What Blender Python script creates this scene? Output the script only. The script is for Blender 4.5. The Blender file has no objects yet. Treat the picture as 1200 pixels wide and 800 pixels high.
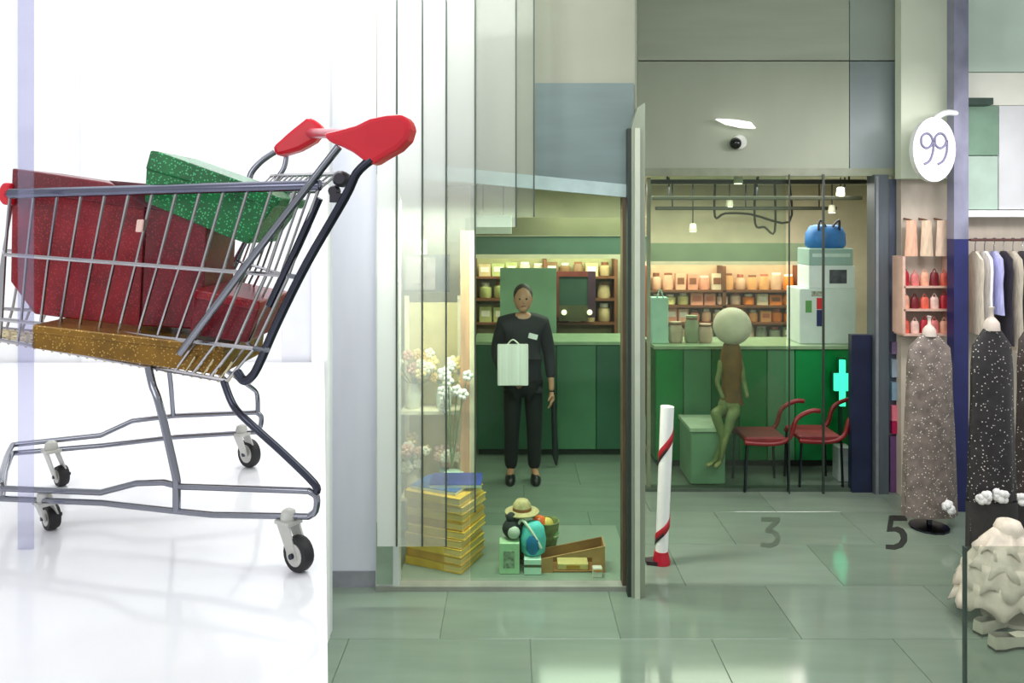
import bpy, bmesh, math, random
from mathutils import Vector, Matrix
random.seed(7)
C = bpy.context.scene.collection
SC = bpy.context.scene

# ------------------------------------------------------------------ camera
F = 900.0          # focal length in pixels of the 1200 x 800 frame
HZ = 260.0         # row of the horizon
HC = 2.30          # eye height above the shop floor
cam = bpy.data.objects.new('camera', bpy.data.cameras.new('camera'))
C.objects.link(cam)
cam.location = (0, 0, HC)
cam.rotation_euler = (math.radians(90), 0, 0)
cam.data.sensor_width = 36.0
cam.data.lens = F / 1200.0 * 36.0
cam.data.shift_y = -(400.0 - HZ) / 1200.0
cam.data.clip_start = 0.05
SC.camera = cam

# ------------------------------------------------------------------ world, exposure, large lights
w = bpy.data.worlds.new('world'); SC.world = w
w.use_nodes = True
bg = w.node_tree.nodes['Background']
bg.inputs['Color'].default_value = (0.84, 0.86, 0.87, 1)
bg.inputs['Strength'].default_value = 0.85
vs = SC.view_settings
vs.view_transform = 'Standard'; vs.look = 'None'; vs.gamma = 1.0; vs.exposure = 0.0
vs.use_curve_mapping = False

def area(name, loc, target, size, size_y, power, col=(1, 1, 1)):
    l = bpy.data.lights.new(name, 'AREA')
    l.shape = 'RECTANGLE'; l.size = size; l.size_y = size_y
    l.energy = power; l.color = col
    o = bpy.data.objects.new(name, l); C.objects.link(o)
    o.location = loc
    d = Vector(target) - Vector(loc)
    o.rotation_euler = d.to_track_quat('-Z', 'Y').to_euler()
    return o

area('studio_softbox', (-1.6, 2.6, 4.25), (-1.6, 2.9, 1.5), 2.6, 2.2, 19, (1, 1, 1))
area('studio_front_softbox', (-2.2, -0.6, 3.6), (-1.7, 4.2, 2.3), 2.0, 1.6, 27, (1, 1, 1))
area('mall_ceiling_light', (1.4, 2.2, 4.35), (1.5, 3.4, 0), 3.4, 1.4, 90, (0.97, 1.0, 0.95))
area('shop_ceiling_light', (1.9, 7.9, 2.66), (1.9, 7.9, 0), 3.2, 1.2, 95, (1.0, 0.98, 0.86))
area('curtain_fill', (-0.75, 3.7, 4.3), (-0.75, 4.7, 2.9), 0.6, 0.4, 46, (1, 1, 1))  # unseen fill light added to whiten the glass strips and pillar
area('shelf_fill', (1.6, 8.80, 2.05), (1.6, 9.4, 1.4), 4.4, 0.10, 34, (1.0, 0.93, 0.8))  # no visible lamp here; added to brighten the goods on the shelves
area('window_display_fill', (-0.2, 4.885, 2.44), (-0.2, 5.25, 0.3), 1.3, 0.04, 52, (1.0, 0.97, 0.88))  # unseen fill set just inside the pane to brighten the display fronts
area('gown_window_light', (3.3, 4.9, 3.2), (3.3, 5.7, 0.6), 1.2, 0.5, 40, (1.0, 0.97, 0.97))

# ------------------------------------------------------------------ helpers
def P(u, v, D):
    return Vector(((u - 600) / F * D, D, HC - (v - HZ) / F * D))
def X(u, D): return (u - 600) / F * D
def Z(v, D): return HC - (v - HZ) / F * D

def lin(c):
    out = []
    for k in c[:3]:
        k = k / 255.0
        out.append(k / 12.92 if k <= 0.04045 else ((k + 0.055) / 1.055) ** 2.4)
    return tuple(out)

MATS = {}
def mat(name, rgb, rough=0.5, metal=0.0, vary=0.12, scale=9.0, emit=0.0, spec=0.5, stretch=None, bump=0.0):
    if name in MATS: return MATS[name]
    m = bpy.data.materials.new(name); MATS[name] = m
    m.use_nodes = True
    nt = m.node_tree; b = nt.nodes['Principled BSDF']
    c = lin(rgb)
    b.inputs['Roughness'].default_value = rough
    b.inputs['Metallic'].default_value = metal
    b.inputs['Specular IOR Level'].default_value = spec
    tc = nt.nodes.new('ShaderNodeTexCoord')
    mp = nt.nodes.new('ShaderNodeMapping')
    if stretch: mp.inputs['Scale'].default_value = stretch
    nz = nt.nodes.new('ShaderNodeTexNoise')
    nz.inputs['Scale'].default_value = scale; nz.inputs['Detail'].default_value = 3.0
    rp = nt.nodes.new('ShaderNodeValToRGB')
    lo = [max(0, k * (1 - vary)) for k in c]; hi = [min(1, k * (1 + vary)) for k in c]
    rp.color_ramp.elements[0].position = 0.3; rp.color_ramp.elements[1].position = 0.7
    rp.color_ramp.elements[0].color = (*lo, 1); rp.color_ramp.elements[1].color = (*hi, 1)
    nt.links.new(tc.outputs['Object'], mp.inputs['Vector'])
    nt.links.new(mp.outputs['Vector'], nz.inputs['Vector'])
    nt.links.new(nz.outputs['Fac'], rp.inputs['Fac'])
    nt.links.new(rp.outputs['Color'], b.inputs['Base Color'])
    if bump > 0:
        bp = nt.nodes.new('ShaderNodeBump'); bp.inputs['Strength'].default_value = bump
        bp.inputs['Distance'].default_value = 0.01
        nt.links.new(nz.outputs['Fac'], bp.inputs['Height'])
        nt.links.new(bp.outputs['Normal'], b.inputs['Normal'])
    if emit > 0:
        b.inputs['Emission Color'].default_value = (*c, 1)
        b.inputs['Emission Strength'].default_value = emit
    return m

def sparkle(name, rgb, dot, scale=60.0, size=0.22, rough=0.4, metal=0.0):
    """cloth or paper scattered with small bright sequins (voronoi dots)"""
    if name in MATS: return MATS[name]
    m = mat(name, rgb, rough, metal, 0.35, 14.0)
    nt = m.node_tree; b = nt.nodes['Principled BSDF']
    rp = [n for n in nt.nodes if n.type == 'VALTORGB'][0]
    tc = [n for n in nt.nodes if n.type == 'TEX_COORD'][0]
    vo = nt.nodes.new('ShaderNodeTexVoronoi'); vo.inputs['Scale'].default_value = scale
    st = nt.nodes.new('ShaderNodeMath'); st.operation = 'LESS_THAN'; st.inputs[1].default_value = size
    mx = nt.nodes.new('ShaderNodeMixRGB')
    mx.inputs['Color2'].default_value = (*lin(dot), 1)
    nt.links.new(tc.outputs['Object'], vo.inputs['Vector'])
    nt.links.new(vo.outputs['Distance'], st.inputs[0])
    nt.links.new(st.outputs[0], mx.inputs['Fac'])
    nt.links.new(rp.outputs['Color'], mx.inputs['Color1'])
    nt.links.new(mx.outputs['Color'], b.inputs['Base Color'])
    return m

def glass(name, tint, milk=0.0, milk_rgb=(235, 240, 238), gloss=0.06, rough=0.05, milk_low=None):
    """clear or milky pane: tinted transparency, some scattered white, a thin gloss"""
    if name in MATS: return MATS[name]
    m = bpy.data.materials.new(name); MATS[name] = m; m.use_nodes = True
    nt = m.node_tree; nt.nodes.clear()
    out = nt.nodes.new('ShaderNodeOutputMaterial')
    tr = nt.nodes.new('ShaderNodeBsdfTransparent'); tr.inputs['Color'].default_value = (*lin(tint), 1)
    df = nt.nodes.new('ShaderNodeBsdfDiffuse'); df.inputs['Color'].default_value = (*lin(milk_rgb), 1)
    tl = nt.nodes.new('ShaderNodeBsdfTranslucent'); tl.inputs['Color'].default_value = (*lin(milk_rgb), 1)
    md = nt.nodes.new('ShaderNodeMixShader'); md.inputs[0].default_value = 0.35
    m1 = nt.nodes.new('ShaderNodeMixShader')
    mr = nt.nodes.new('ShaderNodeMapRange')
    if milk_low is None:
        nz = nt.nodes.new('ShaderNodeTexNoise'); nz.inputs['Scale'].default_value = 1.3
        mr.inputs['From Min'].default_value = 0.3; mr.inputs['From Max'].default_value = 0.7
        mr.inputs['To Min'].default_value = milk * 0.9; mr.inputs['To Max'].default_value = min(1, milk * 1.1)
        nt.links.new(nz.outputs['Fac'], mr.inputs['Value'])
    else:       # white veil put into the pane, thinner towards its foot
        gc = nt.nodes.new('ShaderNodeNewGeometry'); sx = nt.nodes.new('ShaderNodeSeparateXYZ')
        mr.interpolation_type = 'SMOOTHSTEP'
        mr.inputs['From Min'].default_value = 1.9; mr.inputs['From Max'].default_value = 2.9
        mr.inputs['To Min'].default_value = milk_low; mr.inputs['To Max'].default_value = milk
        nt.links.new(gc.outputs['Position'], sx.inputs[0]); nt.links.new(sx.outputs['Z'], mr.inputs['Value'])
    gl = nt.nodes.new('ShaderNodeBsdfGlossy'); gl.inputs['Roughness'].default_value = rough
    m2 = nt.nodes.new('ShaderNodeMixShader'); m2.inputs[0].default_value = gloss
    L = nt.links.new
    L(df.outputs[0], md.inputs[1]); L(tl.outputs[0], md.inputs[2])
    L(mr.outputs[0], m1.inputs[0]); L(tr.outputs[0], m1.inputs[1]); L(md.outputs[0], m1.inputs[2])
    L(m1.outputs[0], m2.inputs[1]); L(gl.outputs[0], m2.inputs[2])
    L(m2.outputs[0], out.inputs['Surface'])
    return m

def ordn(i):
    w_ = ['first', 'second', 'third', 'fourth', 'fifth', 'sixth', 'seventh', 'eighth', 'ninth', 'tenth',
          'eleventh', 'twelfth', 'thirteenth', 'fourteenth', 'fifteenth', 'sixteenth']
    return w_[i]

class G:
    """collects shapes in world coordinates, built as ONE mesh object"""
    def __init__(s): s.v = []; s.f = []
    def add(s, vs_, fs):
        n = len(s.v); s.v += [Vector(p) for p in vs_]; s.f += [tuple(i + n for i in f) for f in fs]; return s
    def box(s, c, size, rot=None):
        c = Vector(c); hx, hy, hz = size[0] / 2, size[1] / 2, size[2] / 2
        pts = [Vector((sx * hx, sy * hy, sz * hz)) for sz in (-1, 1) for sy in (-1, 1) for sx in (-1, 1)]
        if rot is not None: pts = [rot @ p for p in pts]
        return s.add([c + p for p in pts], [(0, 2, 3, 1), (4, 5, 7, 6), (0, 1, 5, 4), (2, 6, 7, 3), (0, 4, 6, 2), (1, 3, 7, 5)])
    def bb(s, x0, x1, y0, y1, z0, z1):
        return s.box(((x0 + x1) / 2, (y0 + y1) / 2, (z0 + z1) / 2), (x1 - x0, y1 - y0, z1 - z0))
    def cbox(s, c, size, rot=None, b=0.01):
        """box with chamfered vertical edges and top"""
        c = Vector(c); hx, hy, hz = size[0] / 2, size[1] / 2, size[2] / 2
        b = min(b, hx * .6, hy * .6, hz * .6)
        def ring(ix, iy, z):
            return [Vector((-ix + b, -iy, z)), Vector((ix - b, -iy, z)), Vector((ix, -iy + b, z)), Vector((ix, iy - b, z)),
                    Vector((ix - b, iy, z)), Vector((-ix + b, iy, z)), Vector((-ix, iy - b, z)), Vector((-ix, -iy + b, z))]
        rs = [ring(hx - b, hy - b, -hz), ring(hx, hy, -hz + b), ring(hx, hy, hz - b), ring(hx - b, hy - b, hz)]
        pts = [p for r in rs for p in r]
        if rot is not None: pts = [rot @ p for p in pts]
        fs = [tuple(range(7, -1, -1)), tuple(range(24, 32))]
        for k in range(3):
            for i in range(8):
                j = (i + 1) % 8
                fs.append((k * 8 + i, k * 8 + j, k * 8 + 8 + j, k * 8 + 8 + i))
        return s.add([c + p for p in pts], fs)
    def tube(s, pts, r, n=8, caps=True):
        pts = [Vector(p) for p in pts]
        rs = r if isinstance(r, (list, tuple)) else [r] * len(pts)
        base = len(s.v); ref = None
        for i, p in enumerate(pts):
            a = pts[max(0, i - 1)]; b = pts[min(len(pts) - 1, i + 1)]
            t = (b - a).normalized()
            if ref is None:
                ref = Vector((0, 0, 1)) if abs(t.z) < .9 else Vector((0, 1, 0))
            x = t.cross(ref)
            if x.length < 1e-6: x = t.cross(Vector((1, 0, 0)))
            x.normalize(); y = x.cross(t).normalized(); ref = y
            for k in range(n):
                an = 2 * math.pi * k / n
                s.v.append(p + (x * math.cos(an) + y * math.sin(an)) * rs[i])
        for i in range(len(pts) - 1):
            for k in range(n):
                k2 = (k + 1) % n
                s.f.append((base + i * n + k, base + i * n + k2, base + (i + 1) * n + k2, base + (i + 1) * n + k))
        if caps:
            s.f.append(tuple(base + k for k in range(n))[::-1])
            s.f.append(tuple(base + (len(pts) - 1) * n + k for k in range(n)))
        return s
    def lathe(s, c, prof, n=16, axis='z', squash=(1, 1)):
        """prof: list of (radius, height)"""
        c = Vector(c); base = len(s.v)
        for r, h in prof:
            for k in range(n):
                an = 2 * math.pi * k / n
                a, b = r * math.cos(an) * squash[0], r * math.sin(an) * squash[1]
                if axis == 'z': q = Vector((a, b, h))
                elif axis == 'y': q = Vector((a, h, b))
                else: q = Vector((h, a, b))
                s.v.append(c + q)
        for i in range(len(prof) - 1):
            for k in range(n):
                k2 = (k + 1) % n
                s.f.append((base + i * n + k, base + i * n + k2, base + (i + 1) * n + k2, base + (i + 1) * n + k))
        s.f.append(tuple(base + k for k in range(n))[::-1])
        s.f.append(tuple(base + (len(prof) - 1) * n + k for k in range(n)))
        return s
    def ball(s, c, r, n=12, m=8, sq=(1, 1, 1)):
        prof = [(max(1e-4, math.sin(math.pi * i / m)) * r, -math.cos(math.pi * i / m) * r * sq[2]) for i in range(m + 1)]
        return s.lathe(c, prof, n, 'z', (sq[0], sq[1]))
    def prism(s, poly, d):
        """poly: list of 3D points, extruded along the vector d"""
        n = len(poly); poly = [Vector(p) for p in poly]; d = Vector(d)
        return s.add(poly + [p + d for p in poly],
                     [tuple(range(n))[::-1], tuple(range(n, 2 * n))] + [(i, (i + 1) % n, n + (i + 1) % n, n + i) for i in range(n)])
    def build(s, name, m, parent=None, smooth=False, bevel=0.0, base=None):
        org = Vector(base) if base is not None else None
        if org is None:
            if parent is not None:
                org = world_loc(parent)
            else:
                xs = [p.x for p in s.v]; ys = [p.y for p in s.v]; zs = [p.z for p in s.v]
                org = Vector(((min(xs) + max(xs)) / 2, (min(ys) + max(ys)) / 2, min(zs)))
        me = bpy.data.meshes.new(name)
        me.from_pydata([tuple(p - org) for p in s.v], [], s.f)
        bm = bmesh.new(); bm.from_mesh(me)
        bmesh.ops.recalc_face_normals(bm, faces=bm.faces)
        bm.to_mesh(me); bm.free()
        if smooth:
            me.shade_smooth()
            try: me.set_sharp_from_angle(angle=math.radians(50))
            except Exception: pass
        me.materials.append(m)
        o = bpy.data.objects.new(name, me); C.objects.link(o)
        if parent is not None:
            o.parent = parent
            o.location = org - world_loc(parent)
        else:
            o.location = org
        if bevel > 0:
            bv = o.modifiers.new('bevel', 'BEVEL'); bv.width = bevel; bv.segments = 2; bv.limit_method = 'ANGLE'
        return o

def world_loc(o):
    l = Vector(o.location)
    while o.parent is not None:
        o = o.parent; l += Vector(o.location)
    return l

def tag(o, label=None, cat=None, group=None, kind=None):
    if label: o['label'] = label
    if cat: o['category'] = cat
    if group: o['group'] = group
    if kind: o['kind'] = kind
    return o
def thing(name, label, cat, loc, group=None):
    o = bpy.data.objects.new(name, None); C.objects.link(o)
    o.location = loc; o.empty_display_size = 0.1
    return tag(o, label, cat, group)
def struct(name, loc=(0, 0, 0), label=None):
    o = bpy.data.objects.new(name, None); C.objects.link(o); o.location = loc
    o['kind'] = 'structure'
    if label: o['label'] = label
    return o
def copy_tree(o, parent=None):
    c = o.copy(); C.objects.link(c)
    if parent is not None: c.parent = parent
    for ch in list(o.children): copy_tree(ch, c)
    return c
def arc(pts, k=4):
    """Catmull-Rom smoothing of a list of points"""
    pts = [Vector(p) for p in pts]; out = []
    for i in range(len(pts) - 1):
        p0 = pts[max(0, i - 1)]; p1 = pts[i]; p2 = pts[i + 1]; p3 = pts[min(len(pts) - 1, i + 2)]
        for j in range(k):
            t = j / k
            out.append(0.5 * ((2 * p1) + (p2 - p0) * t + (2 * p0 - 5 * p1 + 4 * p2 - p3) * t * t + (3 * p1 - p0 - 3 * p2 + p3) * t ** 3))
    out.append(pts[-1]); return out

# ------------------------------------------------------------------ materials
M_white = mat('white_wall_paint', (250, 250, 252), 0.5, 0, 0.02)
M_lav = mat('lavender_wall_paint', (222, 222, 236), 0.5, 0, 0.02)
M_pale = mat('pale_grey_wall_paint', (226, 226, 234), 0.5, 0, 0.02)
M_plat = mat('white_gloss_laminate', (240, 240, 246), 0.10, 0, 0.01, spec=0.6)
M_chrome = mat('chrome_plating', (140, 142, 152), 0.13, 1.0, 0.06, 6)
M_wire = mat('bright_zinc_wire', (180, 178, 182), 0.22, 1.0, 0.08, 12)
M_dark_steel = mat('dark_steel', (70, 72, 84), 0.25, 1.0, 0.15, 8)
M_redp = mat('red_plastic', (214, 28, 48), 0.32, 0, 0.06)
M_rubber = mat('black_rubber', (28, 28, 30), 0.6, 0, 0.2)
M_hub = mat('grey_wheel_plastic', (196, 196, 190), 0.4, 0, 0.06)
M_fascia = mat('grey_green_fascia', (166, 172, 153), 0.55, 0, 0.07, 1.5, stretch=(1.5, 1, 0.6))
M_slate = mat('slate_painted_metal', (92, 100, 108), 0.35, 0.3, 0.1, 5, stretch=(8, 8, .4))

# ================================================================== SETTING
# ---- floor: large glossy tiles on a dark bed
floor = struct('floor', (0, 0, 0))
M_bed = mat('dark_floor_joint', (112, 125, 113), 0.6)
G().bb(-4.5, 6.0, -1.5, 10.2, -0.12, -0.006).build('floor_bed', M_bed, floor)
tile_mats = [mat('floor_tile_a', (122, 137, 123), 0.09, 0, 0.08, 2.0, stretch=(0.6, 4, 1)),
             mat('floor_tile_b', (117, 132, 118), 0.09, 0, 0.08, 2.0, stretch=(0.6, 4, 1)),
             mat('floor_tile_c', (127, 141, 128), 0.09, 0, 0.08, 2.0, stretch=(0.6, 4, 1))]
tw, td = 1.0, 0.62
protos = [G().cbox((0, 0, -0.01), (tw - 0.003, td - 0.003, 0.02), b=0.002).build('floor_tile', m, floor, base=(0, 0, 0)) for m in tile_mats]
first = [True] * 3
for r in range(11):
    for c in range(8):
        k = (r * 3 + c * 5 + r * c) % 3
        x = -3.4 + c * tw + (0.5 if r % 2 else 0) + tw / 2; y = 3.0 + r * td + td / 2
        if first[k]: o = protos[k]; first[k] = False
        else:
            o = protos[k].copy(); C.objects.link(o)
        o.location = (x, y, 0)

# ---- left white wall of upright panels
wall_left = struct('wall_left', (-2.2, 4.25, 0))
def wpanel(u0, u1, m, D=4.2, th=0.05):
    g = G().bb(X(u0, D), X(u1, D), D, D + th, 0.0, 4.4)
    return g.build('wall_panel', m, wall_left)
G().bb(X(-320, 4.2), X(383, 4.2), 4.27, 4.33, 0, 4.4).build('wall_backing', M_pale, wall_left)
for u0, u1, m, D in [(-320, -120, M_white, 4.2), (-120, 22, M_white, 4.21), (22, 40, M_lav, 4.2), (40, 95, M_white, 4.21), (95, 270, M_white, 4.2),
                     (270, 330, mat('off_white_wall_paint', (242, 242, 246), .5, 0, .02), 4.21), (330, 365, M_pale, 4.22), (365, 384, M_white, 4.2)]:
    wpanel(u0, u1, m, D)

# ---- pillar between the white stage and the shop
tr = struct('trim_1', (X(411, 4.85), 4.9, 0))
G().bb(X(382, 4.85), X(441, 4.85), 4.85, 5.15, 0.0, 4.4).build('pillar_shaft', mat('blue_grey_pillar', (226, 228, 238), .45, 0, .05, 2, stretch=(3, 1, .5)), tr)
G().bb(X(382, 4.84), X(441, 4.84), 4.84, 4.86, 0.0, 0.10).build('pillar_base', mat('grey_pillar_base', (150, 152, 158), .5), tr)

# ---- ceiling
cl = struct('ceiling', (0.5, 4, 4.42))
G().bb(-4.5, 6.0, 1.2, 6.6, 4.42, 4.5).build('ceiling_slab', mat('ceiling_white', (225, 228, 222), .7), cl)

# ---- fascia over the shop window, and the recessed one over the entrance
DW = 4.81; DD = 6.55
wf = struct('wall_front', (0.2, DW, 2.4))
p = [P(441, 197, DW), P(744, 228, DW)]
g = G().prism([P(441, 197, DW), P(744, 228, DW), Vector((X(744, DW), DW, 4.42)), Vector((X(441, DW), DW, 4.42))], (0, 0.12, 0))
g.build('fascia_panel', mat('dim_grey_green_fascia', (146, 149, 132), .55, 0, .07, 1.5), wf)
g = G().prism([P(441, 187, DW - .03), P(744, 217, DW - .03), P(744, 232, DW - .03), P(441, 204, DW - .03)], (0, 0.05, 0))
g.build('fascia_edge', mat('pale_blue_fascia_edge', (166, 186, 184), .35), wf)
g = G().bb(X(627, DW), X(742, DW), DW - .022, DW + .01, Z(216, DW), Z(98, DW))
g.build('fascia_reflection_panel', mat('blue_grey_fascia_panel', (106, 122, 120), .4, 0, .12, 2.5, stretch=(.5, 1, 3)), wf)  # dark panel standing in for a reflection over the window header
# splayed return between window and entrance
g = G().prism([P(744, 260, DW), P(744, 260, DD)], (0, 0, 0)) if False else None
a, b = P(746, 260, DW + .02), P(748, 260, DD)
g = G().add([Vector((a.x, a.y, 2.6)), Vector((b.x, b.y, 2.6)), Vector((b.x, b.y, 4.42)), Vector((a.x, a.y, 4.42)),
             Vector((a.x - .06, a.y, 2.6)), Vector((b.x - .06, b.y, 2.6)), Vector((b.x - .06, b.y, 4.42)), Vector((a.x - .06, a.y, 4.42))],
            [(0, 1, 2, 3), (7, 6, 5, 4), (0, 4, 5, 1), (3, 2, 6, 7), (0, 3, 7, 4), (1, 5, 6, 2)])
g.build('fascia_return', M_fascia, wf)

wb = struct('wall_entrance', (2.2, DD, 2.7))
y0 = DD
def fpan(u0, u1, v0, v1, m, D=DD, th=.08, name='fascia_panel'):
    z1 = 4.42 if v0 is None else Z(v0, D)
    return G().bb(X(u0, D), X(u1, D), D, D + th, Z(v1, D), z1).build(name, m, wb)
G().bb(X(746, DD), X(1056, DD), DD + .06, DD + .2, Z(205, DD), 4.42).build('fascia_core', M_fascia, wb)
fpan(746, 995, 72, 205, M_fascia)
fpan(746, 995, None, 70.5, mat('grey_green_fascia_upper', (172, 178, 160), .5, 0, .07, 2, stretch=(.4, 1, 4)))
fpan(996, 1055, 72, 205, mat('blue_grey_fascia_end', (132, 143, 144), .4, 0, .08, 2))
fpan(996, 1055, None, 70.5, mat('grey_fascia_end_upper', (158, 168, 158), .4, 0, .08, 2))
fpan(746, 1055, 197, 206, mat('olive_fascia_edge', (140, 146, 124), .4), DD - .02, .03, 'fascia_edge')

# ---- fascia and back wall of the gown window on the right
wr = struct('wall_right', (3.9, 6.3, 0))
DR = 6.2
G().bb(X(1056, DR + .25), X(1650, DR), DR + .25, DR + .33, 0, 4.42).build('back_panel', mat('beige_pink_back_wall', (196, 184, 170), .6, 0, .1, 3, stretch=(3, 1, 1)), wr)
G().bb(X(1056, DR + .15), X(1119, DR + .15), DR + .15, DR + .25, Z(208, DR), 4.42).build('fascia_panel', mat('pale_green_fascia', (218, 225, 204), .5, 0, .06, 2), wr)
G().bb(X(1136, DR), X(1650, DR), DR + .15, DR + .25, Z(80, DR), 4.42).build('fascia_panel', mat('mint_fascia', (204, 222, 208), .5, 0, .08, 2), wr)
G().bb(X(1136, DR), X(1650, DR), DR + .15, DR + .25, Z(120, DR), Z(81, DR)).build('light_panel', mat('bright_cream_panel', (240, 240, 228), .5, 0, .06, 3), wr)
G().bb(X(1136, DR), X(1182, DR), DR + .13, DR + .25, Z(180, DR), Z(121, DR)).build('green_panel', mat('sage_panel', (128, 160, 138), .5, 0, .12, 5), wr)
G().bb(X(1183, DR), X(1650, DR), DR + .13, DR + .25, Z(245, DR), Z(121, DR)).build('white_panel', mat('pale_lilac_panel', (222, 222, 226), .5, 0, .06, 3), wr)
G().bb(X(1136, DR), X(1182, DR), DR + .14, DR + .25, Z(245, DR), Z(181, DR)).build('mint_panel', mat('pale_mint_panel', (182, 204, 190), .5, 0, .1, 4), wr)
G().bb(X(1136, DR), X(1650, DR), DR + .10, DR + .25, Z(254, DR), Z(246, DR)).build('white_edge', mat('white_trim', (238, 240, 240), .4), wr)
G().bb(X(1128, DR), X(1166, DR), DR + .02, DR + .13, Z(122, DR), Z(114, DR)).build('dark_bar', mat('dark_green_bar', (52, 72, 62), .5), wr)

# ---- post of the gown window
t4 = struct('trim_2', (X(1126, 6.1), 6.1, 0))
G().bb(X(1118, 6.1), X(1135, 6.1), 6.1, 6.2, Z(280, 6.1), 4.42).build('upper_post', mat('lilac_grey_post', (138, 138, 160), .35, .2, .25, 3, stretch=(2, 1, 1.2)), t4)
G().bb(X(1118, 6.1), X(1135, 6.1), 6.1, 6.2, 0, Z(280, 6.1)).build('lower_post', mat('navy_post', (38, 42, 96), .35, .1, .2, 4), t4)

# ---- inside of the shop
DBK = 9.6
bk = struct('wall_back', (1.4, DBK, 0))
G().bb(-2.2, 5.6, DBK, DBK + .1, 0, 2.8).build('back_panel', mat('olive_beige_wall', (186, 180, 154), .6, 0, .12, 3), bk)
sl = struct('wall_shop_side', (-1.3, 7, 0))
g = G()
a, b = Vector((X(446, 4.95), 5.18, 0)), Vector((X(428, DBK), DBK, 0))
g.prism([a, b, b + Vector((0, 0, 2.8)), a + Vector((0, 0, 2.8))], (-.08, 0, 0))
g.build('side_panel', mat('cream_side_wall', (204, 196, 168), .6, 0, .06, 3), sl)
a, b = Vector((X(1058, DD), DD + .2, 0)), Vector((5.6, DBK, 0))
g = G().prism([a, b, b + Vector((0, 0, 2.8)), a + Vector((0, 0, 2.8))], (.08, 0, 0))
g.build('side_panel', mat('grey_side_wall', (176, 178, 172), .6, 0, .06, 3), sl)
sc_ = struct('ceiling_shop', (1.4, 8, 2.76))
g = G().prism([Vector((-.95, 4.95, 2.76)), Vector((X(748, DD), 4.95 + .02, 2.76)) * 0 + Vector((.8, 4.95, 2.76)), Vector((1.15, 6.75, 2.76)), Vector((3.4, 6.75, 2.76)), Vector((5.6, DBK, 2.76)), Vector((-1.9, DBK, 2.76))], (0, 0, .05))
g.build('ceiling_slab', mat('shop_ceiling_paint', (206, 208, 184), .7), sc_)

# beams inside the shop
bm1 = struct('trim_3', (0, 8.0, 2.2))
G().bb(X(545, 8), X(760, 8), 8.0, 8.15, Z(276, 8), Z(255, 8)).build('beam_face', mat('olive_brown_beam', (140, 134, 104), .5, 0, .1, 3), bm1)
G().bb(X(545, 8), X(760, 8), 8.02, 8.17, Z(298, 8), Z(277, 8)).build('beam_soffit_band', mat('green_grey_beam', (92, 118, 102), .5, 0, .1, 3), bm1)
bm2 = struct('trim_4', (2, 8.6, 2.2))
G().bb(X(745, 8.6), X(962, 8.6), 8.6, 8.75, Z(306, 8.6), Z(285, 8.6)).build('beam_face', mat('sage_beam', (112, 126, 100), .5, 0, .1, 3), bm2)

# ---- shop window 1
win = struct('window_1', (0, DW, 0))
M_frame = mat('pale_window_frame', (218, 222, 220), .35, .1, .05, 3)
M_curb = mat('grey_green_curb', (128, 140, 126), .45, 0, .08, 4)
G().bb(X(441, DW), X(468, DW), DW - .02, DW + .08, 0, Z(200, DW)).build('window_frame', M_frame, win)
G().bb(X(729, DW), X(740, DW), DW - .02, DW + .08, 0, Z(228, DW)).build('window_stile', mat('brown_window_stile', (92, 76, 58), .45, 0, .2, 6), win)
G().bb(X(441, DW), X(740, DW), DW - .03, DW + .09, 0, .03).build('window_sill', mat('grey_sill', (142, 146, 136), .4), win)
G().bb(X(468, DW), X(550, DW), DW + .02, DW + .032, .045, Z(209, DW)).build('pane', glass('clear_window_glass', (244, 250, 244), 0.01, (200, 210, 200), 0.015), win)
G().bb(X(551, DW), X(729, DW), DW + .02, DW + .032, .045, Z(211, DW)).build('pane', glass('green_window_glass', (230, 244, 234), 0.0, (170, 200, 180), 0.012), win)
G().bb(X(442, DW), X(461, DW), DW - .03, DW - .01, .045, Z(610, DW)).build('frame_base', mat('sage_frame_base', (150, 170, 150), .4), win)
pl = struct('trim_5', (-.1, 5.3, 0))
G().bb(X(468, 4.91), X(742, 4.91), 4.90, 5.75, 0.0, 0.03).build('display_plinth', M_curb, pl)

# ---- steel post at the corner and the return pane
post = struct('trim_6', (X(747, 4.72), 4.74, 0))
G().prism([P(741, 260, 4.70) * 0 + Vector((X(740, 4.7), 4.70, 0)), Vector((X(740, 4.7), 4.70, Z(150, 4.7))), Vector((X(747, 4.7), 4.70, Z(126, 4.7))),
           Vector((X(756, 4.7), 4.70, Z(120, 4.7))), Vector((X(756, 4.7), 4.70, 0))], (0, .09, 0)).build('post_body', mat('grey_green_metal_post', (150, 158, 140), .32, .5, .06, 3, stretch=(10, 1, .3)), post)
G().bb(X(744, 4.69), X(750, 4.69), 4.685, 4.705, 0, Z(150, 4.69)).build('post_ridge', mat('pale_metal_ridge', (200, 206, 188), .3, .3, .05), post)
G().bb(X(736, 4.7), X(740, 4.7), 4.71, 4.79, 0, Z(150, 4.7)).build('post_seal', mat('dark_green_seal', (40, 50, 44), .5), post)

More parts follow.
